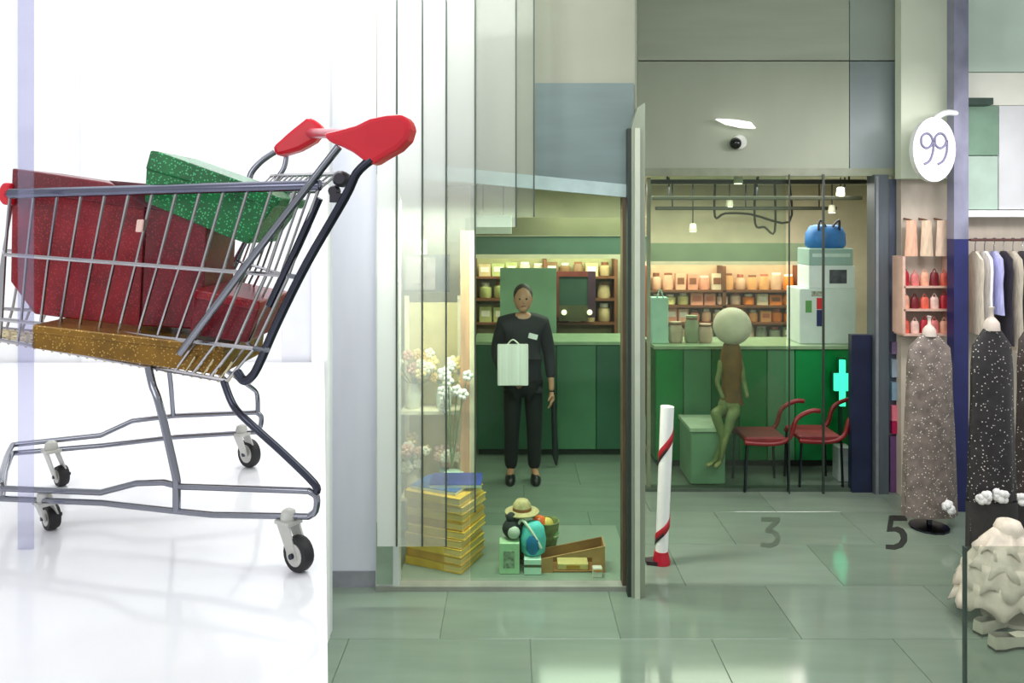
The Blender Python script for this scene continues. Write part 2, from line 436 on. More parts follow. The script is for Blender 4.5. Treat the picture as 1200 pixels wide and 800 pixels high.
# ---- entrance
d1 = struct('door_1', (2.2, DD, 0))
G().bb(X(757, DD), X(1000, DD), DD, DD + .10, 0, .025).build('threshold', mat('dark_green_threshold', (70, 84, 72), .4), d1)
G().bb(X(1021, DD), X(1037.5, DD), DD - .06, DD + .08, 0, Z(205, DD)).build('door_post', M_slate, d1)
G().bb(X(1026, DD - .06), X(1029, DD - .06), DD - .07, DD - .058, 0, Z(207, DD)).build('post_groove', mat('pale_slate_bead', (142, 146, 150), .3, .4), d1)
G().bb(X(997, DD), X(1020, DD), DD - .02, DD + .05, 0, Z(392, DD)).build('navy_panel', mat('navy_door_panel', (30, 36, 62), .35, 0, .25, 4), d1)
G().bb(X(1042, DD), X(1056, DD), DD - .02, DD + .05, 0, Z(510, DD)).build('purple_panel', mat('purple_door_panel', (110, 74, 122), .4, 0, .25, 4), d1)
G().bb(X(1042, DD), X(1056, DD), DD, DD + .05, Z(508, DD), Z(210, DD)).build('side_panel', mat('slate_blue_door_panel', (88, 96, 114), .4, 0, .12, 4), d1)
for v0, v1, m in [(400, 414, (134, 112, 150)), (420, 441, (150, 164, 180)), (447, 468, (128, 156, 176)), (474, 492, (226, 120, 140)), (493, 507, (170, 22, 76))]:
    G().bb(X(1043, DD), X(1055, DD), DD - .035, DD + .01, Z(v1, DD), Z(v0, DD)).build('inset_square', mat('inset_%d' % v0, m, .3), d1)
G().bb(X(758, 6.62), X(762, 6.62), 6.6, 6.64, .025, Z(208, 6.62)).build('door_stile', mat('olive_door_stile', (120, 128, 104), .4), d1)
for u in (925, 965):
    G().bb(X(u - (.6 if u == 925 else 1.2), 6.5), X(u + (.6 if u == 925 else 1.2), 6.5), 6.495, 6.51, 0.0, Z(204, 6.5)).build('door_joint', mat('dark_door_joint', (46, 56, 48), .4), d1)
G().bb(X(763, DD), X(924, 6.5), 6.56, 6.568, .03, Z(207, 6.56)).build('pane', glass('clear_door_glass', (232, 240, 232), 0.02, (190, 205, 190), 0.02), d1)

# ================================================================== THE WHITE STAGE AND THE CART
ZP = 2.3 - .766     # stage top
stg = thing('display_stage', 'white glossy raised stage that the shopping cart stands on', 'platform', (-1.8, 2.4, 0))
stage_poly = [(X(386, .55), .55), (X(379, 4.19), 4.19), (-3.6, 4.19), (-3.6, .55)]
G().prism([Vector((x, y, 0.0)) for x, y in stage_poly], (0, 0, ZP - .06)).build('stage_body', M_white, stg)
G().prism([Vector((x + (.004 if i < 2 else 0), y, ZP - .058)) for i, (x, y) in enumerate(stage_poly)], (0, 0, .058)).build('stage_top', M_plat, stg)

def D_at(v, h=.766): return F * h / (v - HZ)

def nD(u):  # near side plane of the cart
    return 1.69 + (375 - u) / 375 * 0.19
def fD(u):  # far side plane
    return 2.36 - (305 - u) / 305 * 0.18
def N(u, v, off=0): return P(u, v, nD(u) + off)
def FA(u, v, off=0): return P(u, v, fD(u) + off)

cart = thing('shopping_cart', 'chrome wire shopping cart with red handle grips standing on white stage', 'shopping cart', (-.95, 1.95, ZP))
# --- base frame
rr = .0075
g = G()
g.tube([N(2, 572), N(118, 577), N(160, 566), N(192, 565), N(212, 570), N(362, 575)], rr)
g.tube([N(2, 584), N(120, 589), N(200, 598), N(250, 603), N(362, 605)], rr)
g.tube(arc([N(362, 575), N(371, 582), N(370, 598), N(362, 605)], 3), rr)
g.build('base_rail', M_chrome, cart, True)
g = G()
g.tube([FA(15, 521), FA(118, 510), FA(155, 493), FA(205, 487), FA(300, 483)], rr)
g.tube([FA(14, 531), FA(120, 522), FA(205, 512), FA(300, 506)], rr)
g.tube(arc([FA(300, 483), FA(306, 488), FA(305, 500), FA(300, 506)], 3), rr)
g.build('base_rail', M_chrome, cart, True)
g = G()
g.tube(arc([FA(15, 521), P(8, 535, 2.1), P(1, 562, 1.9), N(2, 572)], 3), rr)
g.tube([FA(14, 531), P(6, 553, 2.05), N(2, 584)], rr)
g.build('front_crossbar', M_chrome, cart, True)
# --- legs
g = G().tube(arc([N(174, 430, .015), N(179, 452, .01), N(187, 475), N(205, 552), N(207, 570), N(207, 599)], 4), .0095)
g.build('leg', M_chrome, cart, True)
g = G().tube(arc([N(262, 446, .03), N(273, 474, .02), N(290, 493), N(330, 529), N(368, 566), N(371, 577)], 4), .0085)
g.build('leg', M_dark_steel, cart, True)
g = G().tube(arc([FA(262, 432, -.1), FA(292, 452, -.05), FA(301, 462), FA(302, 483)], 4), .007)
g.build('leg', M_chrome, cart, True)
g = G().tube(arc([FA(196, 420, -.1), FA(200, 450, -.05), FA(203, 487)], 4), .007)
g.build('leg', M_chrome, cart, True)

# --- castors
def caster(contact, radius, top, ang):
    """contact: point on the stage; wheel of that radius; housing up to `top`"""
    c = contact + Vector((0, 0, radius))
    ax = Vector((math.sin(ang), -math.cos(ang), 0)); fw = Vector((math.cos(ang), math.sin(ang), 0))
    root = G().prism([top + fw * -.022 + ax * -.016, top + fw * .02 + ax * -.016, c + fw * .014 + Vector((0, 0, -.006)) + ax * -.018, c + fw * -.014 + Vector((0, 0, -.006)) + ax * -.018], ax * .004)
    root.prism([top + fw * -.022 + ax * .012, top + fw * .02 + ax * .012, c + fw * .014 + Vector((0, 0, -.006)) + ax * .014, c + fw * -.014 + Vector((0, 0, -.006)) + ax * .014], ax * .004)
    root.box(top + Vector((0, 0, .003)), (.046, .04, .008), Matrix.Rotation(ang, 3, 'Z'))
    root.lathe(top + Vector((0, 0, .006)), [(.016, 0), (.018, .006), (.015, .02), (.009, .024)], 12)
    fk = root.build('caster', M_hub, cart, True)
    rot = Matrix.Rotation(ang, 3, 'Z')
    def ring(prof, n=20):
        gg = G(); gg.lathe((0, 0, 0), prof, n, 'y')
        gg.v = [rot @ p + c for p in gg.v]; return gg
    ring([(radius * .66, -.013), (radius * .92, -.013), (radius, -.006), (radius, .006), (radius * .92, .013), (radius * .66, .013)]).build('tyre', M_rubber, fk, True)
    ring([(radius * .12, -.0145), (radius * .62, -.0145), (radius * .66, -.01), (radius * .66, .01), (radius * .62, .0145), (radius * .12, .0145)]).build('wheel_hub', M_hub, fk, True)
    ring([(radius * .16, -.024), (radius * .16, .024)], 10).build('axle', M_dark_steel, fk, True)
    return fk
def foot(u, v):
    D = D_at(v); return P(u, v, D)
caster(foot(350, 669), .039, N(338, 612), math.radians(-35))
caster(foot(292, 547), .044, FA(283, 509), math.radians(-35))
caster(foot(60, 620), .032, P(52, 590, nD(52) + .01), math.radians(-40))
caster(foot(72, 569), .030, P(60, 529, 2.2), math.radians(-40))

# --- basket
def rim_n(t): return (375 + (12 - 375) * t, 217 + (227 - 217) * t)      # near rim, t 0 rear .. 1 front
def lev(t, k):
    """near side rows: k = 0 rim, 1, 2 wires, 3 floor of the basket"""
    rows = [((375, 217), (12, 227)), ((338, 323), (6, 298)), ((298, 408), (2, 374)), ((266, 446), (0, 398))]
    a_, b_ = rows[k]
    return (a_[0] + (b_[0] - a_[0]) * t, a_[1] + (b_[1] - a_[1]) * t)
offs = [0, .012, .024, .03]
def near(t, k): u, v = lev(t, k); return N(u, v, offs[k])
far_rows = []
def far(t, k):
    """far side: the same heights at the far plane, mirrored inwards"""
    pn = near(t, k)
    fr = [(X(308, 2.36), 2.36), (X(16, 2.17), 2.17)]
    x = fr[0][0] + (fr[1][0] - fr[0][0]) * t; y = fr[0][1] + (fr[1][1] - fr[0][1]) * t
    # lean of the rows as on the near side
    dx = (pn.x - near(t, 0).x)
    return Vector((x + dx * .9, y - offs[k], pn.z))
g = G()
g.tube([near(t / 6, 0) for t in range(7)], .0125, 10)
g.build('basket_rim', mat('blue_steel_rim', (112, 114, 132), .16, 1.0, .1), cart, True)
g = G(); g.tube([far(t / 6, 0) for t in range(7)], .0125, 10)
g.tube([near(1, 0), near(1, 0) * .5 + far(1, 0) * .5 + Vector((-.03, 0, 0)), far(1, 0)], .010, 8)
g.build('basket_rim', M_chrome, cart, True)
NW = 13
def side(fn, name):
    g = G()
    for k in (1, 2): g.tube([fn(t / 8, k) for t in range(9)], .0052, 6)
    g.tube([fn(t / 8, 3) for t in range(9)], .005, 6)
    for i in range(NW + 1):
        t = i / NW
        g.tube([fn(t, 0), fn(t, 1) , fn(t, 2), fn(t, 3)], .0040, 6)
    return g.build(name, M_wire, cart, True)
side(near, 'basket_side'); side(far, 'basket_side')
# floor grid of the basket
g = G()
for i in range(27):
    t = i / 26
    a_, b_ = near(t, 3), far(t, 3)
    g.tube([a_ + (near(t, 2) - a_) * .55, a_ + Vector((0, 0, -.006)), (a_ + b_) / 2 + Vector((0, 0, -.008)), b_ + Vector((0, 0, -.004))], .0026, 5)
for j in range(1, 5):
    g.tube([near(t / 4, 3) * (1 - j / 5) + far(t / 4, 3) * (j / 5) for t in range(5)], .004, 6)
g.build('basket_floor', mat('brassy_wire', (200, 186, 150), .25, 1.0, .1), cart, True)
# front wires
g = G()
for j in range(8):
    s_ = j / 7
    g.tube([near(1, k) * (1 - s_) + far(1, k) * s_ for k in range(4)], .003, 5)
for k in (1, 2, 3): g.tube([near(1, k), far(1, k)], .004, 6)
g.build('basket_front', M_wire, cart, True)
# rear gate
g = G()
for j in range(10):
    s_ = j / 9
    g.tube([near(0, k) * (1 - s_) + far(0, k) * s_ for k in range(4)], .003, 5)
for k in (1, 2, 3): g.tube([near(0, k), far(0, k)], .004, 6)
g.build('rear_gate', M_wire, cart, True)
g = G().tube(arc([N(374, 232, .01), N(352, 282, .01), N(333, 322, .012), N(316, 358, .016)], 3), .0095)
g.build('gate_post', M_dark_steel, cart, True)
# uprights
g = G().tube(arc([N(397, 172, -.01), N(378, 196, -.012), N(358, 222, -.014), N(300, 296, -.012), N(250, 362, -.008), N(211, 414, 0)], 4), .0092)
g.build('diagonal_brace', M_chrome, cart, True)
g = G().tube(arc([N(436, 186, -.02), N(418, 203, -.02), N(404, 232, -.018), N(360, 308, -.012), N(326, 376, -.006), N(303, 428), N(294, 442), N(286, 446), N(278, 436, .01)], 4), .0105)
g.build('rear_upright', M_dark_steel, cart, True)
for v_, u0, u1 in ((325, 338, 354), (410, 298, 314)):
    G().tube([N(u0, v_ - 2, 0), N(u1, v_, -.012)], .006, 6).build('upright_bracket', M_chrome, cart, True)
g = G().tube(arc([FA(322, 178), FA(305, 190), FA(293, 206), FA(296, 224), FA(308, 240)], 4), .0095)
g.build('rear_upright', M_chrome, cart, True)
g = G().tube(arc([FA(336, 178), FA(333, 196), FA(322, 214), FA(300, 260), FA(262, 330)], 4), .008)
g.build('diagonal_brace', M_chrome, cart, True)
# fold-down child seat
g = G()
A_, B_ = N(395, 204, .05), FA(318, 206, -.05)
A2, B2 = N(372, 224, .08), FA(300, 224, -.08)
for j in range(13):
    s_ = j / 12
    g.tube([A_ * (1 - s_) + B_ * s_, A2 * (1 - s_) + B2 * s_], .003, 5)
g.tube([A_, B_], .006, 6); g.tube([A2, B2], .006, 6)
g.tube([(A_ * .5 + A2 * .5), (B_ * .5 + B2 * .5)], .004, 6)
g.build('child_seat', M_wire, cart, True)
g = G().lathe(N(401, 210, .02), [(.012, -.03), (.018, -.02), (.018, .02), (.012, .03)], 10, 'y')
g.lathe(N(392, 224, .02), [(.01, -.02), (.014, 0), (.01, .02)], 10, 'y')
g.box(N(396, 232, .015), (.03, .03, .02))
g.build('seat_hinge', mat('black_hinge_plastic', (48, 46, 58), .4), cart, True)
# handle
near_poly = [(376, 156), (398, 151), (416, 146), (432, 138), (452, 134), (470, 133), (479, 140), (481, 151), (477, 164), (466, 175), (450, 184), (434, 194), (424, 187), (412, 178), (398, 171), (384, 166)]
g = G().prism([P(u, v, 1.63) for u, v in near_poly], (.008, .06, 0))
g.build('handle_grip', M_redp, cart, False, .012)
far_poly = [(318, 172), (338, 154), (358, 138), (364, 137), (374, 145), (379, 153), (368, 166), (350, 176), (334, 181), (323, 183)]
g = G().prism([P(u, v, 2.30) for u, v in far_poly], (0, .06, 0))
g.build('handle_grip', M_redp, cart, False, .012)
g = G().tube([P(362, 156, 2.33), P(436, 158, 1.66)], .014, 12)
g.build('handle_bar', mat('pale_red_plastic', (206, 74, 92), .3), cart, True)
g = G().prism([P(2, 214, 1.9), P(11, 214, 1.9), P(11, 240, 1.9), P(2, 240, 1.9), P(-6, 228, 1.9)], (0, .05, 0))
g.build('corner_bumper', M_redp, cart, False, .006)
# coin latch hanging on a side wire
g = G().prism([N(160, 257, -.012), N(168, 257, -.012), N(166, 272, -.012), N(158, 272, -.012)], (0, .008, 0))
g.build('latch', mat('pale_pink_plastic', (226, 190, 180), .35), cart, False, .003)

# --- gift boxes lying in the basket
def gift(name, label, px, D, depth, m, lidm=None, lid_px=None):
    g = G().prism([P(u, v, D) for u, v in px], (0, depth, 0))
    zs = [q.z for q in g.v]; c = sum((q for q in g.v), Vector()) / len(g.v)
    t = thing(name, label, 'gift box', (c.x, c.y, min(zs)), 'gift boxes in the cart')
    g.build('box_body', m, t, False, .004)
    if lid_px:
        q = G().prism([P(u, v, D - .006) for u, v in lid_px], (0, depth + .012, 0))
        q.build('box_lid', lidm or m, t, False, .004)
    return t
R1 = sparkle('crimson_glitter_paper', (134, 14, 28), (176, 44, 60), 170, .28, .32)
R2 = sparkle('dark_crimson_glitter_paper', (108, 12, 28), (150, 36, 56), 170, .28, .32)
R3 = sparkle('wine_paper', (92, 18, 34), (130, 34, 50), 70, .15, .3)
GR = sparkle('emerald_glitter_paper', (0, 104, 50), (70, 190, 120), 150, .3, .35)
GO = sparkle('gold_paper', (128, 92, 24), (196, 160, 80), 150, .25, .3, .3)
gift('gift_box', 'large tilted crimson gift box filling the front half of the cart', [(14, 216), (170, 240), (163, 384), (40, 368), (12, 330)], 1.92, .20, R1, R2, [(14, 197), (122, 213), (172, 226), (170, 246), (13, 222)])
gift('gift_box', 'dark red gift box leaning behind the green one at mid basket', [(172, 240), (243, 254), (236, 386), (165, 382)], 1.86, .20, R2, R3, [(126, 211), (250, 222), (246, 256), (172, 244)])
gift('gift_box', 'low crimson gift box at rear corner of the cart', [(226, 346), (304, 360), (288, 402), (222, 392)], 1.80, .24, R2, R1, [(226, 338), (304, 353), (303, 364), (225, 349)])
gift('gift_box', 'emerald green gift box tilted on top of the red boxes', [(171, 196), (322, 240), (290, 286), (262, 276), (169, 236)], 1.83, .22, GR, GR, [(176, 176), (184, 177), (294, 216), (330, 232), (323, 243), (170, 198)])
gift('gift_box', 'flat gold gift box lying on the floor of the cart', [(38, 388), (262, 412), (258, 440), (36, 408)], 1.80, .30, GO, GO, [(38, 380), (263, 405), (262, 414), (37, 390)])

# acrylic strip standing on the stage
u0, u1, D = 22, 40, 1.80
zt = HC + 300 * D / F
o = G().bb(X(u0, D), X(u1, D), D - .004, D, ZP, zt).build('acrylic_strip', glass('lavender_acrylic', (240, 240, 248), 0.10, (214, 214, 240), .015))
tag(o, 'tall translucent lavender acrylic strip standing before the front of the cart', 'panel')

# ================================================================== GLASS BLADES HANGING AT LEFT OF THE SHOP
DB = 4.62
blades = [(441, 465, 640, .80, .70), (465, 495, 640, .70, .26), (495, 523, 640, .52, .14), (523, 557, 600, .36, .06), (557, 605, 266, .16, .10), (605, 626, 254, .05, .04)]  # milk values imitate a bright reflection veil, densest at left and top
t = thing('veil_glass_curtain', 'row of dark-edged glass strips whitened to imitate a bright veil, hanging left of the shop window', 'glass panel', (X(533, DB), DB, Z(640, DB)))
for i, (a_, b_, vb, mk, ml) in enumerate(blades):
    pn = G().bb(X(a_, DB) + .006, X(b_, DB) - .006, DB, DB + .01, Z(vb, DB), 4.42).build('glass_strip', glass('veil_glass_%d' % i, (248, 250, 248), mk, (244, 246, 244), .02, .1, ml), t)
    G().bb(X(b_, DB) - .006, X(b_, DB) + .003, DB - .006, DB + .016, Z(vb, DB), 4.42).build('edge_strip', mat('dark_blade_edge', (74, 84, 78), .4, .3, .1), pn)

# ================================================================== SHOP WINDOW DISPLAY
ZD = .03
# stack of yellow phone-book thick magazines
DS = 5.02
base_c = Vector((-.445, 5.175, ZD))
rotb = Matrix.Rotation(math.radians(-20), 3, 'Z')
ycols = [(214, 176, 60), (196, 150, 56), (222, 186, 72), (204, 168, 84)]
nst = 9; th = .0545
for i in range(nst):
    a = math.radians(-22 + random.uniform(-4, 4))
    rot = Matrix.Rotation(a, 3, 'Z')
    c = base_c + Vector((random.uniform(-.014, .014), random.uniform(-.010, .010), 0))
    zc = ZD + i * th
    t = thing('magazine_bundle', 'yellow magazine bundle, %s' % (['at the very bottom of the stack in the window', 'second from the bottom of the window stack', 'third from the bottom of the window stack', 'fourth from the bottom of the window stack', 'in the middle of the window stack', 'fourth from the top of the window stack', 'third from the top of the window stack', 'second from the top of the window stack', 'topmost, just under the blue magazines'][i]),
              'magazines', (c.x, c.y, zc), 'stack of yellow magazine bundles')
    m = mat('yellow_cover_%d' % (i % 4), ycols[i % 4], .5, 0, .18, 9)
    pg = mat('cream_page_edges', (226, 200, 128), .7, 0, .25, 4, stretch=(1, 1, 120))
    g = G().cbox(c + Vector((0, 0, zc - c.z + .004)), (.42, .33, .008), rot, .002)
    g.cbox(c + Vector((0, 0, zc - c.z + th - .006)), (.42, .33, .008), rot, .002)
    g.box(c + Vector((0, 0, zc - c.z + th / 2)) + rot @ Vector((-.206, 0, 0)), (.006, .328, th - .012), rot)
    g.box(c + Vector((0, 0, zc - c.z + th / 2)) + rot @ Vector((-.06, -.163, 0)), (.28, .004, th - .016), rot)
    g.build('cover', m, t)
    G().box(c + Vector((0, 0, zc - c.z + th / 2)), (.404, .318, th - .016), rot).build('pages', pg, t)
zt = ZD + nst * th
for k, (dx, dy, an, col, lb) in enumerate([(-.03, .0, -24, (66, 104, 160), 'blue magazine lying flat on top of the yellow stack'), (.07, .02, 0, (44, 62, 140), 'navy magazine lying crookedly over the blue one on the stack')]):
    rot = Matrix.Rotation(math.radians(an), 3, 'Z')
    c = base_c + Vector((dx, dy, 0)); c.z = zt + k * .022
    t = thing('magazine', lb, 'magazine', c)
    G().box(c + Vector((0, 0, .010)), (.34, .24, .020), rot).build('pages', mat('white_pages', (224, 228, 226), .7), t)
    g = G().box(c + Vector((0, 0, .021)), (.345, .245, .002), rot); g.build('cover', mat('blue_cover_%d' % k, col, .3, 0, .3, 8), t)

# toys beside the stack
Dt = 5.0
def zz(z): return ZD + z
c = P(598, 660, Dt); 
t = thing('carton', 'pale green carton standing between magazine stack and teal toy bag', 'box', (X(597, Dt), Dt, ZD))
G().cbox((X(597, Dt), Dt, ZD + .10), (.13, .10, .20), None, .004).build('carton_body', mat('pale_green_card', (186, 214, 176), .5, 0, .1, 12), t)
G().bb(X(590, Dt), X(603, Dt), Dt - .052, Dt - .05, ZD + .04, ZD + .15).build('printed_label', mat('grey_print', (150, 160, 140), .5, 0, .5, 50), t)
t = thing('toy_bag', 'teal toy bag with white strap on a white box in the window', 'bag', (X(625, Dt), Dt + .02, ZD + .10))
G().lathe((X(625, Dt), Dt + .02, ZD + .10), [(.05, 0), (.078, .02), (.085, .10), (.07, .18), (.045, .21), (.02, .215)], 14, 'z', (1, .7)).build('bag_body', mat('teal_plush', (96, 196, 196), .7, 0, .2, 12), t, True)
G().lathe((X(624, Dt), Dt - .03, ZD + .12), [(.02, 0), (.042, .03), (.042, .09), (.02, .12)], 12, 'z', (1, .5)).build('bag_patch', mat('blue_plush', (36, 116, 170), .7, 0, .15, 12), t, True)
G().tube(arc([Vector((X(634, Dt), Dt - .03, ZD + .16)), Vector((X(625, Dt), Dt - .03, ZD + .25)), Vector((X(612, Dt), Dt, ZD + .33)), Vector((X(606, Dt), Dt + .02, ZD + .27))]), .010, 6).build('strap', mat('white_strap', (230, 228, 214), .6), t, True)
t = thing('gift_carton', 'small white box with dark band under the teal toy bag', 'box', (X(625, Dt), Dt, ZD))
G().cbox((X(624, Dt), Dt, ZD + .05), (.11, .12, .098), None, .003).build('carton_body', mat('white_card', (214, 236, 222), .5, 0, .05), t)
G().bb(X(614, Dt), X(634, Dt), Dt - .063, Dt - .06, ZD + .05, ZD + .066).build('band', mat('dark_olive_band', (84, 84, 60), .5), t)
t = thing('straw_hat', 'beige straw hat with brown band topping the toy heap', 'hat', (X(612, Dt), Dt + .1, ZD + .34))
G().lathe((X(612, Dt), Dt + .1, ZD + .34), [(.05, 0), (.115, .005), (.115, .012), (.062, .02), (.058, .06), (.04, .085), (.01, .092)], 18).build('hat_body', mat('beige_straw', (190, 170, 126), .8, 0, .2, 40), t, True)
G().lathe((X(612, Dt), Dt + .1, ZD + .358), [(.0635, 0), (.0615, .022)], 18).build('hat_band', mat('brown_band', (140, 86, 52), .6), t, True)
# a dark display stand carries the hat and the balls
t = thing('display_stand', 'dark wooden display stand behind the teal toy bag', 'stand', (X(612, Dt), Dt + .14, ZD))
G().cbox((X(610, Dt), Dt + .14, ZD + .325), (.20, .12, .03), None, .006).build('stand_top', mat('dark_stand_wood', (76, 62, 48), .5, 0, .2, 10), t)
G().cbox((X(610, Dt), Dt + .15, ZD + .155), (.05, .05, .31), None, .006).build('stand_post', mat('dark_stand_wood', (76, 62, 48)), t)
G().cbox((X(610, Dt), Dt + .15, ZD + .01), (.16, .12, .02), None, .004).build('stand_foot', mat('dark_stand_wood', (76, 62, 48)), t)
t = thing('toy_basket', 'olive wicker basket holding the coloured balls in the window', 'basket', (X(641, Dt + .2), Dt + .24, ZD))
G().lathe((X(641, Dt + .2), Dt + .24, ZD), [(.055, 0), (.06, .01), (.085, .22), (.088, .235), (.078, .235), (.056, .16)], 16).build('basket_body', mat('olive_wicker', (124, 130, 84), .8, 0, .3, 30), t, True)
for u, v, r, col, lb in [(632, 613, .055, (222, 96, 36), 'orange toy ball beside the straw hat'), (641, 614, .045, (222, 190, 92), 'yellow toy ball beside the orange one'), (648, 626, .042, (120, 168, 104), 'light green toy ball at right edge of the basket')]:
    q = P(u, v, Dt + .22)
    t = thing('toy_ball', lb, 'ball', q - Vector((0, 0, r)), 'toy balls in the basket')
    G().ball(q, r, 14, 10).build('ball_shell', mat('ball_%d' % u, col, .35, 0, .1), t, True)
    G().lathe(q, [(r * 1.002, -.004), (r * 1.008, 0), (r * 1.002, .004)], 14).build('ball_seam', mat('ball_seam', (240, 226, 190), .4), t, True)
t = thing('plush_penguin', 'black and white plush toy sitting left of the teal bag', 'plush toy', (X(600, Dt), Dt + .03, ZD + .20))
G().ball((X(600, Dt), Dt + .03, ZD + .265), .065, 12, 8, (1, .9, 1)).build('body', mat('black_plush', (40, 40, 44), .8, 0, .2, 20), t, True)
G().ball((X(602, Dt), Dt - .012, ZD + .255), .042, 12, 8, (1, .7, 1)).build('belly', mat('white_plush', (206, 208, 196), .8), t, True)
G().ball((X(599, Dt), Dt + .03, ZD + .335), .034, 12, 8).build('head', mat('black_plush', (40, 40, 44)), t, True)
# cardboard tray
Dc = 4.97
t = thing('cardboard_tray', 'open brown cardboard tray with sloping sides at right of window', 'box', (X(670, Dc), Dc + .1, ZD))
xl, xr = X(634, Dc), X(708, Dc)
zl, zr = Z(655, Dc), Z(640, Dc)
Mc = mat('brown_cardboard', (196, 142, 92), .7, 0, .15, 8)
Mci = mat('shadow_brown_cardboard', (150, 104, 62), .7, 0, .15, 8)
for y, m_ in ((Dc, Mc), (Dc + .15, Mci)):
    g = G()
    if y == Dc:   # front with a cut-out
        xa, xb = X(648, Dc), X(694, Dc)
        g.prism([Vector((xl, y, ZD)), Vector((xa, y, ZD)), Vector((xa, y, ZD + .10)), Vector((xb, y, ZD + .10)), Vector((xb, y, ZD)), Vector((xr, y, ZD)), Vector((xr, y, zr)), Vector((xl, y, zl))], (0, .008, 0))
    else:
        g.prism([Vector((xl, y, ZD)), Vector((xr, y, ZD)), Vector((xr, y, zr)), Vector((xl, y, zl))], (0, .008, 0))
    g.build('tray_side', m_, t)
G().bb(xl - .006, xl, Dc, Dc + .158, ZD, zl).build('tray_end', Mc, t)
G().bb(xr, xr + .006, Dc, Dc + .158, ZD, zr).build('tray_end', Mc, t)
G().bb(xl, xr, Dc + .008, Dc + .15, ZD, ZD + .006).build('tray_floor', Mci, t)
t = thing('flat_packet', 'cream flat packet lying inside the cardboard tray', 'packet', (X(672, Dc), Dc + .08, ZD + .006))
G().cbox((X(672, Dc), Dc + .08, ZD + .026), (.2, .10, .04), None, .004).build('packet_body', mat('cream_packet', (222, 198, 132), .5), t)
G().bb(X(664, Dc), X(680, Dc), Dc + .026, Dc + .031, ZD + .016, ZD + .036).build('packet_label', mat('ochre_label', (190, 140, 50), .5), t)
t = thing('white_carton', 'tiny white carton in front of the cardboard tray', 'box', (X(699, Dc), Dc - .05, ZD))
G().cbox((X(699, Dc), Dc - .045, ZD + .03), (.06, .05, .06), None, .003).build('carton_body', mat('pale_pink_card', (228, 214, 206), .5), t)
G().bb(X(694, Dc), X(704, Dc), Dc - .073, Dc - .069, ZD + .04, ZD + .05).build('carton_band', mat('orange_label', (226, 140, 50), .5), t)

# wooden post in the window and flower shelf behind the whitened blades
t = thing('wooden_post', 'tan wooden post standing behind the yellow magazine stack', 'post', (X(548, 5.5), 5.5, .03))
G().bb(X(540, 5.5), X(551, 5.5), 5.46, 5.54, .03, Z(270, 5.5)).build('post_body', mat('tan_wood', (196, 150, 110), .5, 0, .25, 5, stretch=(8, 8, .6)), t)
G().bb(X(551, 5.5), X(557, 5.5), 5.455, 5.545, .03, Z(270, 5.5)).build('pale_edge', mat('pale_wood_edge', (228, 208, 178), .5), t)
t = thing('flower_shelf', 'cream two-tier shelf with flowers behind the whitened glass', 'shelf', (X(505, 5.6), 5.62, .03))
xs0, xs1 = X(472, 5.6), X(540, 5.6)
Msh = mat('cream_shelf_paint', (232, 226, 196), .5)
for z in (.30, .92):
    G().bb(xs0, xs1, 5.5, 5.74, z, z + .025).build('shelf_board', Msh, t)
for x in (xs0, xs1 - .03):
    G().bb(x, x + .03, 5.70, 5.74, .03, 1.75).build('shelf_upright', Msh, t)
G().bb(xs0 + .03, xs1 - .03, 5.72, 5.735, .03, 1.70).build('shelf_back', mat('pale_yellow_back', (206, 194, 140), .6, 0, .12, 5), t)
def bouquet(label, u, zb, r, cols, n, seed, vase_rgb, kind='flower bouquet'):
    rnd = random.Random(seed)
    x = X(u, 5.6); y = 5.6
    t = thing('flower_bouquet', label, 'flowers', (x, y, zb), 'flower bouquets behind the frosted glass')
    G().lathe((x, y, zb), [(.045, 0), (.055, .02), (.06, .10), (.04, .16), (.045, .18)], 14).build('vase', mat('vase_%d%d%d' % vase_rgb, vase_rgb, .25), t, True)
    for i in range(n):
        an = rnd.uniform(0, 6.28); q = rnd.uniform(.1, 1) ** .6 * r
        c = Vector((x + math.cos(an) * q, y - .02 + math.sin(an) * q * .5, zb + .20 + rnd.uniform(0, 1.25) * r))
        col = cols[i % len(cols)]
        rr_ = rnd.uniform(.026, .042)
        g = G()
        for k in range(5):
            b_ = k * 1.257
            g.ball(c + Vector((math.cos(b_) * rr_ * .7, -.008, math.sin(b_) * rr_ * .7)), rr_ * .62, 6, 4)
        g.ball(c + Vector((0, -rr_ * .5, 0)), rr_ * .4, 6, 4)
        fl = g.build('flower', mat('petal_%d%d%d' % col, col, .6, 0, .1, 20), t, True)
        G().tube([c, Vector((x, y, zb + .15))], .004, 5).build('stem', mat('stem_green', (110, 140, 84), .6), fl)
    return t
cream = [(238, 218, 160), (246, 240, 220), (226, 190, 120), (226, 176, 156)]
bouquet('tall cream and blush bouquet at left on the upper flower shelf', 484, .945, .17, cream, 16, 1, (224, 226, 206))
bouquet('yellow and white bouquet at right on the upper flower shelf', 520, .945, .15, [(240, 220, 150), (250, 250, 244), (244, 236, 206)], 15, 2, (206, 226, 214))
bouquet('cream bouquet at left on the lower flower shelf', 484, .325, .16, cream, 14, 3, (232, 220, 190))
bouquet('pale bouquet in a mint vase on the lower flower shelf', 521, .325, .11, [(248, 240, 220), (226, 190, 170)], 9, 4, (176, 222, 208))
